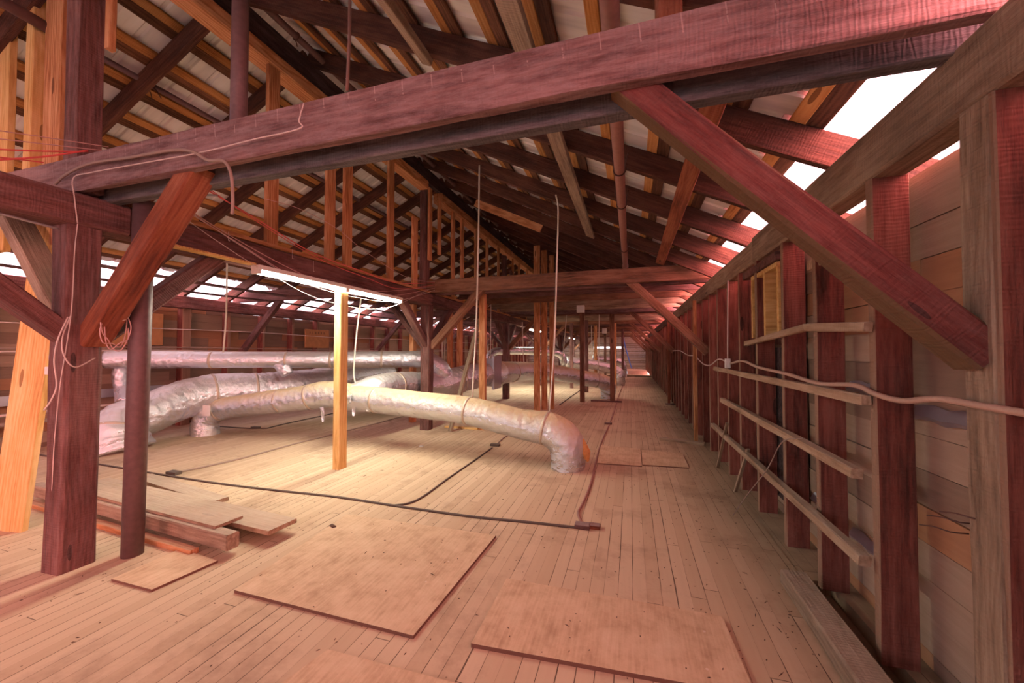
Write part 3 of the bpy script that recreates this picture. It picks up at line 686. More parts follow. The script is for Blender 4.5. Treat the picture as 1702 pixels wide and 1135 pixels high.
# flashing slivers with daylight on them
for (ya, yb, z, lab) in ((1.78, 2.34, 1.15, 'bent silver flashing strip in the bay beside the corner stud'), (2.41, 2.9, 0.33, 'silver flashing strip behind the lowest rail near its end'),
                         (2.99, 3.42, 0.36, 'silver flashing strip behind the lowest rail, second bay'), (2.41, 2.9, 1.22, 'grey flashing strip behind the armoured cable')):
    vs_, fs = [], []
    for i in range(9):
        yy = ya + (yb - ya) * i / 8; j = 0.008 * math.sin(i * 2.2)
        vs_ += [(1.298, yy, z + 0.05 + j), (1.27, yy, z + j * 0.5), (1.285, yy, z - 0.02 + j), (1.301, yy, z - 0.02 + j)]
    for i in range(8):
        a = i * 4
        for q in range(4): fs.append((a + q, a + (q + 1) % 4, a + 4 + (q + 1) % 4, a + 4 + q))
    fs += [(0, 1, 2, 3), (32, 33, 34, 35)]
    tag(centred('flashing_strip', vs_, fs, M['galv'], smooth=False), lab, 'flashing')
# armoured cable along the studs with its junction box
pts = [PX(u, v, 1.085) for u, v in ((1701, 686), (1640, 676), (1560, 663), (1500, 666), (1455, 655), (1420, 640), (1360, 637), (1310, 622), (1260, 610), (1235, 600), (1215, 604))]
cable('armoured_cable', [(1.07, 0.6, pts[0].z + 0.03), (1.07, 1.1, pts[0].z)] + pts, 0.013, 'armour', 'dusty armoured cable looping along the right-hand studs')
pts = [PX(u, v, 1.085) for u, v in ((1212, 604), (1195, 597), (1180, 607), (1168, 604), (1155, 592), (1143, 590), (1130, 583), (1118, 583))]
cable('armoured_cable', pts, 0.008, 'cable_white', 'white cable looping along the far studs from the junction box')
q = PX(1211, 604, 1.085)
jb = empty('junction_box', (1.07, q.y, q.z)); tag(jb, 'small grey junction box at the end of the top rail', 'box')
box('body', (1.05, q.y - 0.035, q.z - 0.055), (1.1, q.y + 0.035, q.z + 0.055), 'box', parent=jb)
cable('conduit', [(1.075, q.y, q.z + 0.05), (1.08, q.y - 0.01, q.z + 0.5), (1.09, q.y, 2.27)], 0.007, 'cable_white', parent=jb, n=4)
cable('loose_wire', [PX(1335, 728, 1.05), PX(1300, 735, 1.0), PX(1275, 780, 0.98), PX(1240, 825, 0.96), PZ(1218, 857, 0.03)], 0.004, 'cable_grey', 'thin wire springing from the middle rail to the floor', 'wire')
for k, (u, v) in enumerate(((1595, 868), (1580, 884), (1620, 862))):
    a = PX(u, v, 1.10); cable('nail', [a + Vector((0.05, 0.0, 0)), a, a + Vector((-0.03, 0.03, 0.002)), a + Vector((-0.05, 0.07, -0.01))], 0.0025, 'wire', ['middle bent nail sticking from the corner stud', 'lowest bent nail on the corner stud', 'topmost bent nail on the corner stud'][k], 'nail', 'bent nails on the corner stud', n=3)
timber('floor_timber', (0.955, 2.82, 0.045), (0.955, 1.0, 0.045), 0.145, 0.09, 'grey', 'dusty squared timber on the floor along the right wall', 'timber', jit=0.008)
timber('leaning_stick', (1.02, 5.35, 0.0), (1.06, 5.0, 0.62), 0.03, 0.02, 'rail', 'thin stick leaning behind the lowest rail', 'stick')
timber('leaning_stick', (1.02, 4.5, 0.0), (1.08, 4.25, 0.5), 0.03, 0.02, 'rail', 'second thin stick leaning behind the lowest rail', 'stick')

# ================================================================ LEFT WALL
for k, y in enumerate([1.2 + 0.83 * i for i in range(37)]):
    timber('stud', (-8.41, y, 0), (-8.41, y, 2.28), 0.07 if k % 5 else 0.16, 0.17, 'stud', 'stud of the left wall, %s from the left picture edge' % ordn(k + 1), 'stud', 'studs of the left wall', upv=(1, 0, 0), var=k % 3)
q = PX(530, 563, -8.25)
pb = empty('notice_panel', (-8.3, q.y, q.z)); tag(pb, 'orange plywood panel with a row of slots on the left wall', 'panel')
box('board', (-8.32, q.y - 0.42, q.z - 0.25), (-8.29, q.y + 0.42, q.z + 0.25), 'ply', parent=pb)
for s in range(6): box('slot', (-8.292, q.y - 0.28 + s * 0.1, q.z + 0.13), (-8.285, q.y - 0.265 + s * 0.1, q.z + 0.19), 'debris', parent=pb, bev=0)
q = PX(225, 545, -8.25)
box('plywood_board', (-8.33, q.y - 0.5, q.z - 0.3), (-8.3, q.y + 0.45, q.z + 0.28), 'ply', 'orange plywood board on the left wall behind the iron pipe', 'board')
q = PX(60, 620, -8.25)
for k, (z, yy0, yy1, mt) in enumerate(((0.75, 1.5, 5.2, 'galv'), (0.3, 1.5, 3.0, 'ply'))):
    box('wall_patch', (-8.33, yy0, z - 0.07), (-8.31, yy1, z + 0.07), mt, ['silver strip low on the left wall behind the ducts', 'orange board at the foot of the left wall'][k], 'board')
# conduits along the left eave and wall
for k, (x, z, r, m_, lab) in enumerate(((-7.0, 2.62, 0.028, 'pipe', 'thin iron pipe under the left rafters above the bright eave'), (-7.5, 2.52, 0.022, 'pipe', 'thinner pipe below it along the left eave'),
                                        (-8.24, 1.86, 0.008, 'cable_white', 'white cable strung high along the left wall'), (-8.22, 1.50, 0.01, 'cable_grey', 'grey cable strung above the upper duct'),
                                        (-8.2, 1.44, 0.012, 'cable_white', 'pale cable close above the upper duct'), (-8.2, 0.55, 0.02, 'cable_white', 'pale pipe low along the left wall'), (-8.2, 0.42, 0.03, 'cable_grey', 'thick grey pipe low along the left wall'))):
    pts = [(x, 0.8 + i * 2.0, z + 0.02 * math.sin(i * 2.1 + k)) for i in range(12)]
    cable('wall_conduit', pts, r, m_, lab, 'conduit', n=4)

# ================================================================ PIPES
vs_, fs = tube_mesh([Vector((-3.40, 1.86, 0)), Vector((-3.38, 1.86, 1.2)), Vector((-3.36, 1.86, 2.53))], 0.062, 28)
ip = tag(centred('iron_pipe', vs_, fs, M['pipe']), 'thick iron pipe standing right of the near post', 'pipe')
vs_, fs = tube_mesh([Vector((-2.43, 1.84, 2.74)), Vector((-2.43, 1.84, 3.4)), Vector((-2.43, 1.84, 4.2))], 0.048, 28)
tag(centred('iron_pipe', vs_, fs, M['pipe']), 'iron pipe rising from the tie beam to the roof, upper left', 'pipe')
def long_pipe(x, z, r, ya, yb, mat, lab, hangers, toproof=True, hmat='wire'):
    root = empty('sprinkler_pipe', (x, ya, z)); tag(root, lab, 'pipe')
    vs_, fs = tube_mesh([Vector((x, ya + (yb - ya) * i / 10, z)) for i in range(11)], r, 20); centred('pipe_run', vs_, fs, M[mat], root)
    for yy in hangers:
        for dx in (-1, 1):
            zt = zr(x) + 0.05
            cable('hanger_rod', [(x + dx * r * 1.1, yy, z), (x + dx * 0.05, yy + 0.05, (z + zt) / 2), (x + dx * 0.07, yy + 0.08, zt)], 0.005, hmat, parent=root, n=4)
        vs2, fs2 = tube_mesh([Vector((x, yy, z)) + Vector((math.cos(a), 0, math.sin(a))) * (r + 0.006) for a in [i * math.pi / 8 for i in range(17)]], 0.006, 6, cap=False)
        centred('hanger_loop', vs2, fs2, M[hmat], root)
    cp, cf = [], []
    for yy in (ya + 0.02, (ya + yb) / 2):
        v3, f3 = tube_mesh([Vector((x, yy, z)), Vector((x, yy + 0.09, z))], r * 1.3, 20); k0 = len(cp); cp += v3; cf += [tuple(i + k0 for i in f) for f in f3]
    centred('coupling', cp, cf, M[mat], root)
long_pipe(-0.078, 2.98, 0.043, 0.3, 14.0, 'pinkpipe', 'pink primed pipe hung under the right-hand rafters', [3.35, 4.15, 6.0, 8.2])
long_pipe(-3.36, 4.78, 0.035, 0.6, 24.0, 'pipe', 'pipe hung beside the ridge board', [3.15, 5.6, 8.4, 11.0])
q = PX(290, 163, -4.95)
long_pipe(-4.95, q.z, 0.03, 2.2, 20.0, 'pipe', 'thin pipe hung under the left-hand rafters', [2.75, 5.8, 8.0])
q = PX(20, 15, -4.6)
vs_, fs = tube_mesh([Vector((-4.6, 0.6, q.z + 0.1)), Vector((-4.6, 1.5, q.z + 0.02)), Vector((-4.6, 2.0, q.z))], 0.045, 18)
tag(centred('iron_pipe', vs_, fs, M['pipe']), 'pipe crossing the top left corner behind the studs', 'pipe')
vs_, fs = tube_mesh([PY(582, -60, 2.3), PY(581, 60, 2.3), PY(577, 150, 2.3)], 0.012, 8)
tag(centred('hanger_rod', vs_, fs, M['pinkpipe']), 'thin pink rod hanging from the roof behind the huge tie beam', 'rod')

# ================================================================ FLUORESCENT LIGHTS
def fluoro(ya, lab, two=True, zc=2.235, power=44.0, x=-3.45, n_t=2):
    root = empty('fluorescent_light', (x, ya, zc)); tag(root, lab, 'light', 'fluorescent lights')
    Ln = 1.22 * n_t
    box('housing', (x - 0.055, ya, zc), (x + 0.055, ya + Ln, zc + 0.045), 'fix', parent=root)
    for i in range(n_t):
        for dx in (-0.028, 0.028) if n_t == 2 else (0,):
            vs_, fs = tube_mesh([Vector((x + dx, ya + i * 1.22 + 0.035, zc - 0.022)), Vector((x + dx, ya + i * 1.22 + 1.185, zc - 0.022))], 0.015, 12)
            centred('tube', vs_, fs, M['tube'], root)
        for e in (0.0, 1.19):
            box('lamp_holder', (x - 0.05, ya + i * 1.22 + e, zc - 0.04), (x + 0.05, ya + i * 1.22 + e + 0.03, zc), 'fix', parent=root, bev=0.003)
    l = bpy.data.lights.new('tube_glow', 'AREA'); l.shape = 'RECTANGLE'; l.size = 0.12; l.size_y = Ln * 0.95; l.energy = power * n_t; l.color = (1.0, 0.93, 0.74)
    o = bpy.data.objects.new('tube_glow', l); COL.objects.link(o); o.parent = root; o.location = (0, Ln / 2, -0.045)
fluoro(2.80, 'lit fluorescent light under the plate beam above the yellow post')
fluoro(12.6, 'second lit fluorescent light, past the third post')
fluoro(22.4, 'third lit fluorescent light far down the attic')
fluoro(30.2, 'farthest lit fluorescent light', n_t=1)
box('light_mount_board', (-3.52, 1.95, 2.275), (-3.42, 2.79, 2.292), 'pine', 'yellow board under the plate beam beside the fluorescent light', 'board')

# ================================================================ DUCTS
def duct(name, pts, rads, mat, lab, tapes=(), n=24, wr=0.045, seg=56, straps=()):
    path = bez(pts, n); m_ = len(path)
    R_ = []
    for i in range(m_):
        f = i / (m_ - 1) * (len(pts) - 1); a = min(int(f), len(pts) - 2); R_.append(rads[a] + (rads[a + 1] - rads[a]) * (f - a))
    root = empty(name, pts[0]); tag(root, lab, 'duct')
    vs_, fs = tube_mesh(path, R_, seg, wr); centred('foil_sleeve', vs_, fs, M[mat], root)
    for f in tapes:
        i = max(1, min(m_ - 2, int(f * (m_ - 1)))); d = (path[i + 1] - path[i - 1]).normalized()
        vs_, fs = tube_mesh([path[i] - d * 0.02, path[i] - d * 0.018, path[i] + d * 0.018, path[i] + d * 0.02], [R_[i] * 0.97, R_[i] * 1.018, R_[i] * 1.018, R_[i] * 0.97], seg, 0.01)
        centred('tape_band', vs_, fs, M['tape'], root)
    return root, path
V = Vector
d1 = [V((-0.76, 4.78, -0.02)), V((-0.75, 4.78, 0.14)), V((-0.79, 4.79, 0.33)), V((-0.98, 4.81, 0.46)), V((-1.35, 4.84, 0.50)), PY(780, 683, 4.9), PY(700, 673, 5.0), PY(620, 664, 5.1), PY(575, 662, 5.16)]
duct('air_duct', d1, [0.20, 0.215, 0.225, 0.215, 0.195, 0.19, 0.19, 0.20, 0.21], 'foil_dusty', 'dust covered duct running to the elbow in the middle of the floor', (0.40, 0.63, 0.86), wr=0.03)
d2 = [PY(590, 660, 5.18), PY(540, 656, 5.12), PY(500, 662, 5.05), PY(450, 668, 5.0), PY(405, 674, 4.98), PY(372, 679, 4.95), PY(350, 689, 4.9), PY(341, 704, 4.87), PY(342, 730, 4.86)]
duct('air_duct', d2, [0.21, 0.22, 0.2, 0.19, 0.185, 0.185, 0.195, 0.2, 0.205], 'foil_dusty', 'wrinkled duct going left to an elbow behind the iron pipe', (0.2, 0.33, 0.66), wr=0.045)
d3 = [PY(588, 658, 5.2), PD(625, 646, 6.4), PD(665, 640, 7.0), PD(705, 640, 7.6), PD(745, 636, 8.0), PD(775, 628, 8.5), PD(806, 622, 9.1)]
duct('air_duct', d3, [0.2, 0.22, 0.24, 0.26, 0.28, 0.28, 0.27], 'foil', 'blue silver duct passing behind the second big post', (0.3, 0.75, 0.9))
d3b = [PD(828, 620, 9.5), PD(850, 618, 10.2), PD(875, 617, 11.0), PD(905, 617, 11.3), PD(940, 622, 11.4), PD(975, 629, 11.5), PD(1000, 634, 11.6), PD(1010, 643, 11.7), PD(1010, 663, 11.7)]
duct('air_duct', d3b, [0.28, 0.27, 0.26, 0.24, 0.22, 0.22, 0.22, 0.24, 0.2], 'foil_dusty', 'dusty duct beyond the damper ending in an elbow by the far posts', (0.13, 0.3, 0.7))
d4 = [PZ(200, 752, -0.02), PD(192, 722, 5.6), PD(212, 702, 5.8), PD(255, 684, 6.1), PD(305, 664, 6.5), PD(360, 652, 6.9), PD(430, 649, 7.3), PD(500, 641, 7.9), PD(575, 629, 9.0), PD(645, 619, 10.5)]
duct('air_duct', d4, [0.38, 0.36, 0.33, 0.31, 0.32, 0.33, 0.33, 0.32, 0.29, 0.26], 'foil', 'biggest silver duct, rising from the floor behind the near post', (0.12, 0.55, 0.66, 0.85), wr=0.04)
d5 = [PD(176, 598, 6.25), PD(300, 598, 6.6), PD(440, 598, 6.95), PD(560, 598, 7.25), PD(670, 597, 7.55), PD(708, 598, 7.75), PD(728, 610, 7.8), PD(738, 628, 7.9)]
duct('air_duct', d5, [0.145, 0.145, 0.14, 0.15, 0.16, 0.165, 0.19, 0.22], 'foil', 'long thin duct level across the left aisle', (0.08, 0.2, 0.33, 0.42, 0.52, 0.74), wr=0.03)
duct('duct_branch', [PD(203, 604, 6.4), PD(200, 625, 6.4), PD(203, 645, 6.4), PD(208, 668, 6.3)], [0.1, 0.11, 0.1, 0.12], 'foil_clean', 'short crumpled branch hanging down from the long thin duct', (), wr=0.06)
duct('duct_branch', [PD(462, 603, 7.0), PD(472, 612, 7.0), PD(478, 622, 7.0)], [0.1, 0.12, 0.1], 'foil_clean', 'crumpled foil bulge under the middle of the long thin duct', (), wr=0.09)
d6 = [PD(808, 625, 11.8), PD(811, 604, 11.9), PD(817, 588, 12.0), PD(835, 583, 12.2), PD(900, 584, 12.6), PD(930, 588, 12.8), PD(938, 604, 12.9)]
duct('air_duct', d6, [0.12] * 7, 'foil_clean', 'thin shiny duct bridging high behind the third post', (0.5,), seg=20)
duct('air_duct', [PD(940, 601, 15.5), PD(985, 606, 15.8), PD(1015, 613, 16), PD(1027, 620, 16), PD(1029, 630, 16), PZ(1029, 641, -0.02)], [0.22, 0.2, 0.2, 0.24, 0.24, 0.24], 'foil', 'distant silver duct with a pink lit elbow', (0.4,), seg=20)
duct('air_duct', [PD(985, 596, 21), PD(1015, 599, 21), PD(1032, 603, 21), PD(1036, 615, 21), PZ(1036, 627.5, -0.02)], [0.2] * 5, 'foil', 'farthest silver duct just before the end kerb', (), seg=20)
# damper between the two duct lengths
c = PD(818, 622, 9.3)
dm = empty('duct_damper', c); tag(dm, 'flat grey damper box between two lengths of duct', 'damper')
box('plate', (c.x + 0.10, c.y - 0.3, 0.55), (c.x + 0.16, c.y + 0.24, 1.33), 'galv', parent=dm)
box('frame', (c.x - 0.12, c.y - 0.26, 0.62), (c.x + 0.11, c.y + 0.2, 1.26), 'galv', parent=dm)
# insulation scraps, straps
j = PY(588, 655, 5.05)
vs_, fs = tube_mesh(bez([j + V((-0.12, -0.2, 0.15)), j + V((0, -0.24, 0)), j + V((0.1, -0.2, -0.12))], 8), [0.02, 0.05, 0.08, 0.1, 0.1] + [0.11] * 7 + [0.09, 0.07, 0.05, 0.04, 0.03], 12, 0.25)
tag(centred('foil_wrap', vs_, fs, M['foil_dusty']), 'crumpled foil wrapped round the duct junction behind the yellow post', 'foil')
for k, (u, v, dx) in enumerate(((534, 700, 0.04), (586, 690, 0.03), (606, 682, 0.06))):
    a = PY(u, v - 16, 4.95)
    vs_ = [a + V((-0.03, 0, 0.07)), a + V((0.03, 0.01, 0.07)), a + V((0.035 + dx * 0.5, 0, -0.02)), a + V((dx, 0.015, -0.16)), a + V((dx - 0.03, 0, -0.16)), a + V((-0.035 + dx * 0.5, 0.01, -0.02))]
    vs_ += [q + V((0, 0.006, 0)) for q in vs_]
    fs = [(0, 1, 2, 5), (5, 2, 3, 4), (6, 11, 8, 7), (11, 10, 9, 8), (0, 6, 7, 1), (1, 7, 8, 2), (2, 8, 9, 3), (3, 9, 10, 4), (4, 10, 11, 5), (5, 11, 6, 0)]
    tag(centred('tape_strip', vs_, fs, M['paper' if k == 2 else 'foil_clean'], smooth=False), ['loose tape strip hanging left of the yellow post', 'loose tape strip hanging just right of the yellow post', 'pale tape tail hanging from the duct junction'][k], 'tape')
for (a, b, lab) in ((PY(337, 673, 4.66), PY(347, 692, 4.64), 'white paper tag on the left duct elbow'),):
    lo = (min(a.x, b.x), a.y - 0.002, min(a.z, b.z)); hi = (max(a.x, b.x), a.y + 0.002, max(a.z, b.z)); box('paper_tag', lo, hi, 'paper', lab, 'tag', bev=0)
ins = PZ(973, 742, 0.12)
vs_, fs = tube_mesh([V((-0.50, 4.74, 0.12)), V((-0.54, 4.74, 0.22)), V((-0.55, 4.75, 0.3)), V((-0.56, 4.76, 0.38))], [0.02, 0.05, 0.035, 0.01], 7, 0.5)
tag(centred('insulation_scrap', vs_, fs, M['insul'], smooth=False), 'orange scrap of insulation sticking from the duct elbow', 'scrap')

# straps and ropes
def rope(name, pts, r, mat, lab, cat='rope', grp=None): return cable(name, pts, r, mat, lab, cat, grp, n=6)
rope('duct_strap', [(-1.99, 4.93, zr(-1.99)), (-2.0, 4.92, 3.0), (-2.03, 4.92, 1.8), (-2.08, 4.90, 0.77)], 0.011, 'rope', 'white strap from the roof to the middle of the floor duct')
rope('duct_strap', [(-0.93, 5.0, zr(-0.93)), (-0.90, 5.0, 3.3), (-0.92, 5.0, 2.6), (-0.95, 4.98, 1.6), (-0.99, 4.84, 0.68)], 0.011, 'rope', 'white strap from the roof to the duct elbow')
a = PD(377, 450, 6.3); b = PD(371, 585, 6.7)
rope('duct_strap', [a + V((0, 0, 0.35)), PD(376, 520, 6.5), b], 0.014, 'rope', 'white strap holding the long thin duct in the left aisle')
rope('duct_strap', [PD(600, 495, 6.0), PD(592, 560, 6.1), PD(588, 620, 6.2), PD(593, 643, 6.2)], 0.012, 'rope', 'forked white strap right of the yellow post')
a = PD(735, 555, 8.3)
for k, (u0, v0, u1, v1, d) in enumerate(((735, 545, 735, 605, 8.5), (741, 545, 738, 605, 8.6), (807, 540, 812, 605, 9.4), (816, 520, 815, 608, 9.4), (868, 555, 871, 605, 11), (942, 540, 932, 615, 12), (983, 560, 985, 610, 16), (996, 540, 994, 640, 11.6), (1022, 560, 1024, 610, 20))):
    rope('duct_strap', [PD(u0, v0 - 20, d), PD((u0 + u1) / 2, (v0 + v1) / 2, d), PD(u1, v1, d)], 0.009 if d < 10 else 0.013, 'rope', 'thin strap dropping to a distant duct, %s of nine beyond the second post' % ordn(k + 1), grp='straps to the distant ducts')
rope('blue_rope', [PD(1034, 548, 20), PD(1038, 570, 20), PD(1046, 600, 19.5), PD(1050, 612, 19)], 0.03, 'cable_blue', 'blue rope hanging far down the aisle')
q = PD(965, 514, 9.4); box('emergency_light', (q.x - 0.09, q.y - 0.05, q.z - 0.08), (q.x + 0.09, q.y + 0.05, 2.56), 'box', 'small white emergency light under the joists', 'light')
q = PD(1005, 556, 19); box('emergency_light', (q.x - 0.11, 19.35, 2.3), (q.x + 0.11, 19.45, 2.56), 'box', 'far small white light under the joists above the aisle', 'light')

# ================================================================ CABLES AT THE NEAR POST AND PLATE
cable('cable', [PY(92, 306, 1.55), PY(110, 290, 1.56), PY(150, 272, 1.56), PY(215, 262, 1.56), PY(285, 250, 1.56), PY(320, 252, 1.55), PY(345, 266, 1.54), PY(372, 268, 1.53), PY(384, 290, 1.5), PY(387, 330, 1.5), PY(386, 356, 1.5)], 0.009, 'cable_grey', 'stiff grey cable draped over the huge tie beam with its end dangling')
cable('cable', [PX(129, 371, -3.50), PX(124, 330, -3.49), PY(122, 296, 1.56), PY(150, 287, 1.56), PY(220, 274, 1.56), PY(330, 254, 1.56), PY(420, 232, 1.56), PY(497, 214, 1.56), PY(497, 200, 1.56), PY(505, 172, 1.57)], 0.0035, 'cable_white', 'thin pale wire stapled along the huge tie beam', 'wire')
cable('cable', [PX(129, 372, -3.50), PX(124, 420, -3.52), PX(120, 500, -3.52), PX(113, 560, -3.52), PX(100, 640, -3.53), PX(90, 740, -3.6), PX(85, 850, -3.65), PX(80, 945, -3.7)], 0.003, 'cable_white', 'thin pale wire running down the near post', 'wire')
cable('cable', [PX(117, 526, -3.47), PX(104, 560, -3.42), PX(106, 590, -3.38), PX(125, 610, -3.36), PX(158, 595, -3.4)], 0.004, 'cable_white', 'white cable loop across the front of the near post')
cable('cable', [PX(113, 527, -3.45), PX(96, 565, -3.42), PX(90, 600, -3.42), PX(94, 640, -3.42), PX(85, 665, -3.42), PX(73, 682, -3.42)], 0.0045, 'cable_white', 'white cable end hanging left of the near post')
ring = []
for k in range(30):
    a = k * 0.62; ring.append(PX(191 + (22 + 5 * math.sin(k)) * math.cos(a), 545 + (34 + 8 * math.cos(k * 1.7)) * math.sin(a), -3.36 + 0.02 * math.sin(k)))
cable('cable_coil', ring, 0.0035, 'cable_pink', 'loose coil of pale cable between the near post and the pipe', 'cable', n=5)
cable('cable', [PX(200, 500, -3.4), PX(213, 506, -3.35), PX(216, 522, -3.32), PX(205, 532, -3.33), PX(185, 527, -3.36)], 0.004, 'cable_white', 'white cable loop over the coil at the pipe')
cable('armoured_cable', [PX(-60, 343, -3.56), PX(0, 355, -3.56), PX(50, 368, -3.56), PX(97, 380, -3.56)], 0.008, 'conduit', 'shiny spiral conduit under the near plate beam, left edge')
cable('conduit', [PX(305, 324, -3.45), PX(330, 324, -3.4), PX(361, 325, -3.4)], 0.010, 'conduit', 'short grey conduit stub above the plate beam', 'conduit')
# red and pink runs in the upper left
k = 0
for (v0, v1, r, m_, e, lab) in ((210, 244, 0.003, 'cable_pink', 180, 'thin pink wire, uppermost of those left of the dark upright'), (225, 250, 0.003, 'cable_pink', 170, 'second thin pink wire left of the dark upright'),
                         (246, 252, 0.005, 'cable_red', 146, 'bright red cable meeting the huge tie beam from the left'), (268, 250, 0.006, 'cable_red', 146, 'thicker red cable rising to the tie beam end'), (256, 270, 0.004, 'cable_red', 72, 'dark red cable behind the pale studs')):
    cable('cable', [PX(-50, v0, -3.42), PX(e * 0.45, v0 + (v1 - v0) * 0.5 + 2, -3.44), PX(e, v1, -3.46)], r, m_, lab)
sag = [((335, 310), (420, 360), (520, 420), (600, 450), (660, 470), (726, 470), 'cable_red', 0.006, 'bright red cable sagging along the plate beam'),
       ((345, 312), (430, 370), (530, 430), (610, 462), (665, 480), (726, 473), 'cable_red', 0.004, 'second red cable sagging with the bright one'),
       ((300, 340), (380, 390), (480, 445), (560, 478), (640, 484), (726, 476), 'cable_pink', 0.004, 'pink wire, highest of the long sagging bundle'),
       ((300, 345), (390, 400), (490, 460), (580, 488), (650, 492), (728, 478), 'cable_pink', 0.004, 'pale wire, second of the long sagging bundle'),
       ((295, 338), (400, 408), (500, 468), (590, 494), (660, 500), (730, 480), 'cable_white', 0.003, 'white wire, third of the long sagging bundle'),
       ((290, 350), (360, 400), (440, 450), (540, 500), (640, 512), (712, 482), 'cable_white', 0.003, 'white wire, lowest of the long sagging bundle'),
       ((440, 330), (500, 348), (560, 380), (610, 420), (680, 462), (740, 470), 'cable_pink', 0.003, 'thin pink wire crossing the orange studs')]
for p0, p1, p2, p3, p4, p5, m_, r, lab in sag:
    cable('cable', [PX(*p0, -3.44), PX(*p1, -3.43), PX(*p2, -3.42), PX(*p3, -3.41), PX(*p4, -3.42), PX(*p5, -3.45)], r, m_, lab)
for k, (u, v, h) in enumerate(((486, 425, 10), (521, 445, 12), (380, 395, 10))):
    cable('hook', [PX(u, v - h, -3.46), PX(u, v + h * 0.4, -3.44), PX(u + 2, v + h * 0.5, -3.42)], 0.003, 'cable_white', ['small hook above the left end of the light', 'small hook further along above the light', 'small hook nearest the orange brace'][k], 'hook', 'hooks on the plate beam', n=3)
# switch box on a cable at the left
q = PX(84, 616, -4.3)
sb = empty('switch_box', q); tag(sb, 'small pale switch box hanging on a cable at the left edge', 'box')
box('body', (q.x - 0.045, q.y - 0.015, q.z - 0.03), (q.x + 0.045, q.y + 0.015, q.z + 0.03), 'box', parent=sb)
cable('cord', [q + V((0, 0, -0.03)), q + V((-0.01, 0, -0.12)), q + V((0.04, 0, -0.22))], 0.004, 'cable_white', parent=sb, n=4)
cable('cord', [q + V((0.0, 0, 0.03)), q + V((-0.02, 0, 0.12)), q + V((0.03, 0.02, 0.22))], 0.004, 'cable_white', parent=sb, n=4)

# ================================================================ FLOOR THINGS
def sheet(name, corners, z0, z1, mat, lab, cat='board', lift=0.0):
    c = [Vector((p.x, p.y, 0)) for p in corners]
    vs_ = [p + V((0, 0, z0)) for p in c] + [p + V((0, 0, z1)) for p in c]
    fs = [(3, 2, 1, 0), (4, 5, 6, 7), (0, 1, 5, 4), (1, 2, 6, 5), (2, 3, 7, 6), (3, 0, 4, 7)]
    o = centred(name, vs_, fs, M[mat], smooth=False); tag(o, lab, cat)
    bm = bmesh.new(); bm.from_mesh(o.data); bmesh.ops.recalc_face_normals(bm, faces=bm.faces); bm.to_mesh(o.data); bm.free()
    return o
sheet('plywood_sheet', [V((-2.28, 1.75, 0)), V((-1.055, 1.74, 0)), V((-1.01, 2.86, 0)), V((-2.39, 2.84, 0))], 0.0, 0.018, 'sheet', 'large square plywood sheet in the middle foreground', 'plywood sheet')
sheet('plywood_sheet', [V((-0.755, 1.20, 0)), V((0.46, 1.20, 0)), V((0.463, 2.35, 0)), V((-0.765, 2.345, 0))] if False else [PZ(783, 1076), PZ(1258, 1165), PZ(1200, 1030), PZ(842, 966)], 0.0, 0.02, 'sheet', 'plywood sheet to the right of the large square one', 'plywood sheet')
sheet('plywood_sheet', [PZ(440, 1160), PZ(700, 1220), PZ(760, 1140), PZ(545, 1083)], 0.0, 0.012, 'sheet', 'plywood sheet cut by the bottom picture edge', 'plywood sheet')
sheet('plywood_sheet', [PZ(185, 966), PZ(252, 984), PZ(362, 935), PZ(300, 915)], 0.0, 0.015, 'sheet', 'small plywood piece before the stacked timbers', 'plywood sheet')
sheet('plywood_sheet', [PZ(993, 771), PZ(1067, 776), PZ(1064, 747), PZ(998, 741)], 0.0, 0.012, 'sheet', 'small flat board right of the duct elbow', 'plywood sheet')
sheet('plywood_sheet', [PZ(1068, 774), PZ(1145, 779), PZ(1134, 755), PZ(1066, 749)], 0.0, 0.014, 'sheet', 'small flat board with a dark red edge on the aisle', 'plywood sheet')
# stacked timbers at the left
timber('floor_timber', (-5.4, 2.16, 0.02), (-2.98, 1.99, 0.02), 0.06, 0.04, 'new', 'lowest orange stick of the stacked timbers at the left', 'timber')
timber('floor_timber', (-5.6, 2.28, 0.095), (-2.72, 2.07, 0.095), 0.09, 0.11, 'grey', 'thick squared timber on top of the orange stick', 'timber')
timber('floor_timber', (-5.4, 2.36, 0.163), (-2.9, 2.18, 0.158), 0.20, 0.022, 'rail', 'thin board lying on the thick squared timber', 'board')
timber('floor_timber', (-5.3, 2.56, 0.09), (-2.58, 2.36, 0.09), 0.24, 0.035, 'rail', 'wide flat plank with a red sawn end behind the squared timber', 'plank')
box('spacer_block', (-3.9, 2.38, 0.0), (-3.8, 2.58, 0.072), 'old', 'block under the wide flat plank', 'block')
timber('floor_timber', (-5.3, 2.98, 0.02), (-3.75, 2.72, 0.02), 0.16, 0.035, 'rail', 'short flat board behind the stacked timbers', 'board')
# cables on the floor
cable('floor_cable', [PZ(u, v, 0.008) for u, v in ((40, 752), (155, 770), (270, 789), (360, 803), (450, 814), (560, 826), (660, 841), (780, 858), (880, 868), (960, 877))], 0.011, 'cable_dark', 'dark cable crossing the floor from the left to the small box')
cable('floor_cable', [PZ(u, v, 0.008) for u, v in ((655, 840), (680, 836), (705, 824), (745, 795), (790, 764), (818, 744))], 0.010, 'cable_dark', 'cable curving from the crossing one towards the floor duct')
cable('floor_cable', [PZ(u, v, 0.008) for u, v in ((828, 736), (838, 727), (848, 722))], 0.010, 'cable_grey', 'short cable from the box under the floor duct')
cable('floor_cable', [PZ(u, v, 0.008) for u, v in ((966, 868), (961, 852), (968, 838), (978, 815), (984, 795), (990, 770), (996, 745), (1006, 720), (1012, 707), (1022, 680), (1031, 650), (1040, 634))], 0.012, 'pinkpipe', 'reddish cable snaking up the aisle beside the duct elbow')
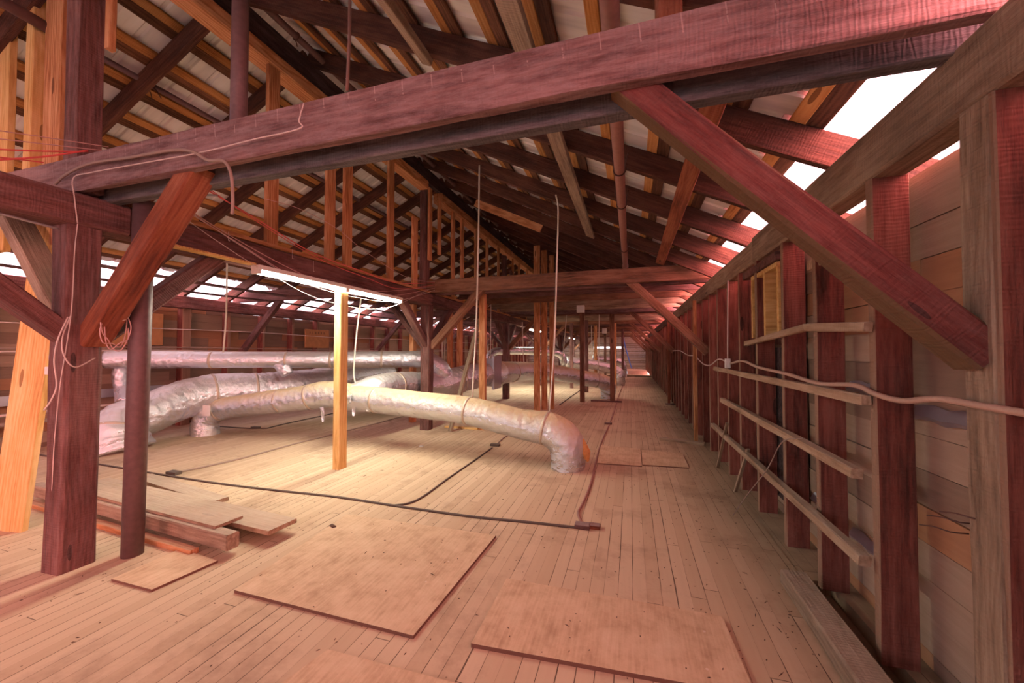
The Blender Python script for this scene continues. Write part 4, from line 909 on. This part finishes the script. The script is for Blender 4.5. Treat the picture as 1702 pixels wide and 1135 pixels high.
cable('floor_cable', [PZ(u, v, 0.01) for u, v in ((292, 786), (400, 762), (500, 735), (620, 705), (690, 686))], 0.012, 'cable_grey', 'straight conduit on the floor left of the yellow post')
cable('floor_cable', [PZ(u, v, 0.008) for u, v in ((330, 706), (430, 712), (480, 703), (640, 668))], 0.012, 'cable_dark', 'far cable on the floor below the ducts')
cable('floor_cable', [PZ(u, v, 0.008) for u, v in ((930, 673), (945, 662), (962, 650), (966, 645))], 0.014, 'cable_dark', 'cable on the floor behind the three orange studs')
for u, v, w, lab in ((823, 741, 0.07, 'small floor box where the curving cable ends'), (968, 877, 0.06, 'small floor box at the end of the crossing cable'), (1011, 705, 0.07, 'small floor box on the aisle cable'), (289, 788, 0.08, 'small floor box left by the iron pipe'), (425, 712, 0.08, 'small floor box below the far duct')):
    q = PZ(u, v); box('floor_box', (q.x - w, q.y - 0.04, 0), (q.x + w, q.y + 0.04, 0.035), 'cable_dark' if u < 900 else 'old', lab, 'box')
q = PZ(991, 878); box('wood_block', (q.x - 0.06, q.y - 0.03, 0), (q.x + 0.03, q.y + 0.04, 0.03), 'oldred', 'red block touching the small floor box', 'block')
q = PZ(700, 742); 
vs_, fs = tube_mesh([V((q.x, q.y, 0.002)), V((q.x, q.y, 0.008))], 0.035, 16); tag(centred('white_disc', vs_, fs, M['box']), 'small white round cap on the floor behind the yellow post', 'cap')
# grit and splinters, too many to count
rng = random.Random(21); vs_, fs = [], []
for i in range(1100):
    if rng.random() < 0.5: x = rng.uniform(-4.5, 1.0); y = rng.uniform(1.2, 5.5)
    else: x = rng.gauss(0.75, 0.3); y = rng.uniform(1.4, 11)
    if x > 1.03: continue
    z = 0.019 if (-2.3 < x < -1.05 and 1.76 < y < 2.84) else (0.021 if (-0.7 < x < 0.4 and 1.5 < y < 2.3) else 0.0)
    a = rng.uniform(0, 3.14); ln = rng.uniform(0.003, 0.012) * (3 if rng.random() < 0.06 else 1); w = rng.uniform(0.0015, 0.004)
    dx, dy = math.cos(a) * ln, math.sin(a) * ln; px, py = -math.sin(a) * w, math.cos(a) * w
    k = len(vs_); vs_ += [V((x - dx, y - dy, z)), V((x + px, y + py, z)), V((x + dx, y + dy, z)), V((x - px, y - py, z)), V((x, y, z + 0.004))]
    fs += [(k, k + 1, k + 4), (k + 1, k + 2, k + 4), (k + 2, k + 3, k + 4), (k + 3, k, k + 4)]
tag(centred('floor_debris', vs_, fs, M['debris'], smooth=False), 'grit, chips and splinters strewn over the plank floor', 'debris', kind='stuff')
rng = random.Random(5)
for k, (u, v, s) in enumerate(((553, 878, 0.05), (218, 925, 0.03))):
    q = PZ(u, v); vs_, fs = tube_mesh([q + V((-s, 0, 0.005)), q + V((-s * 0.4, 0.01, 0.012)), q + V((s * 0.5, -0.01, 0.012)), q + V((s, 0, 0.004))], [0.004, 0.02, 0.018, 0.003], 8, 0.6, wl=30)
    tag(centred('debris_clump', vs_, fs, M['debris']), ['dark clump of debris on the boards above the large plywood sheet', 'dark clump of debris below the small plywood piece'][k], 'debris')
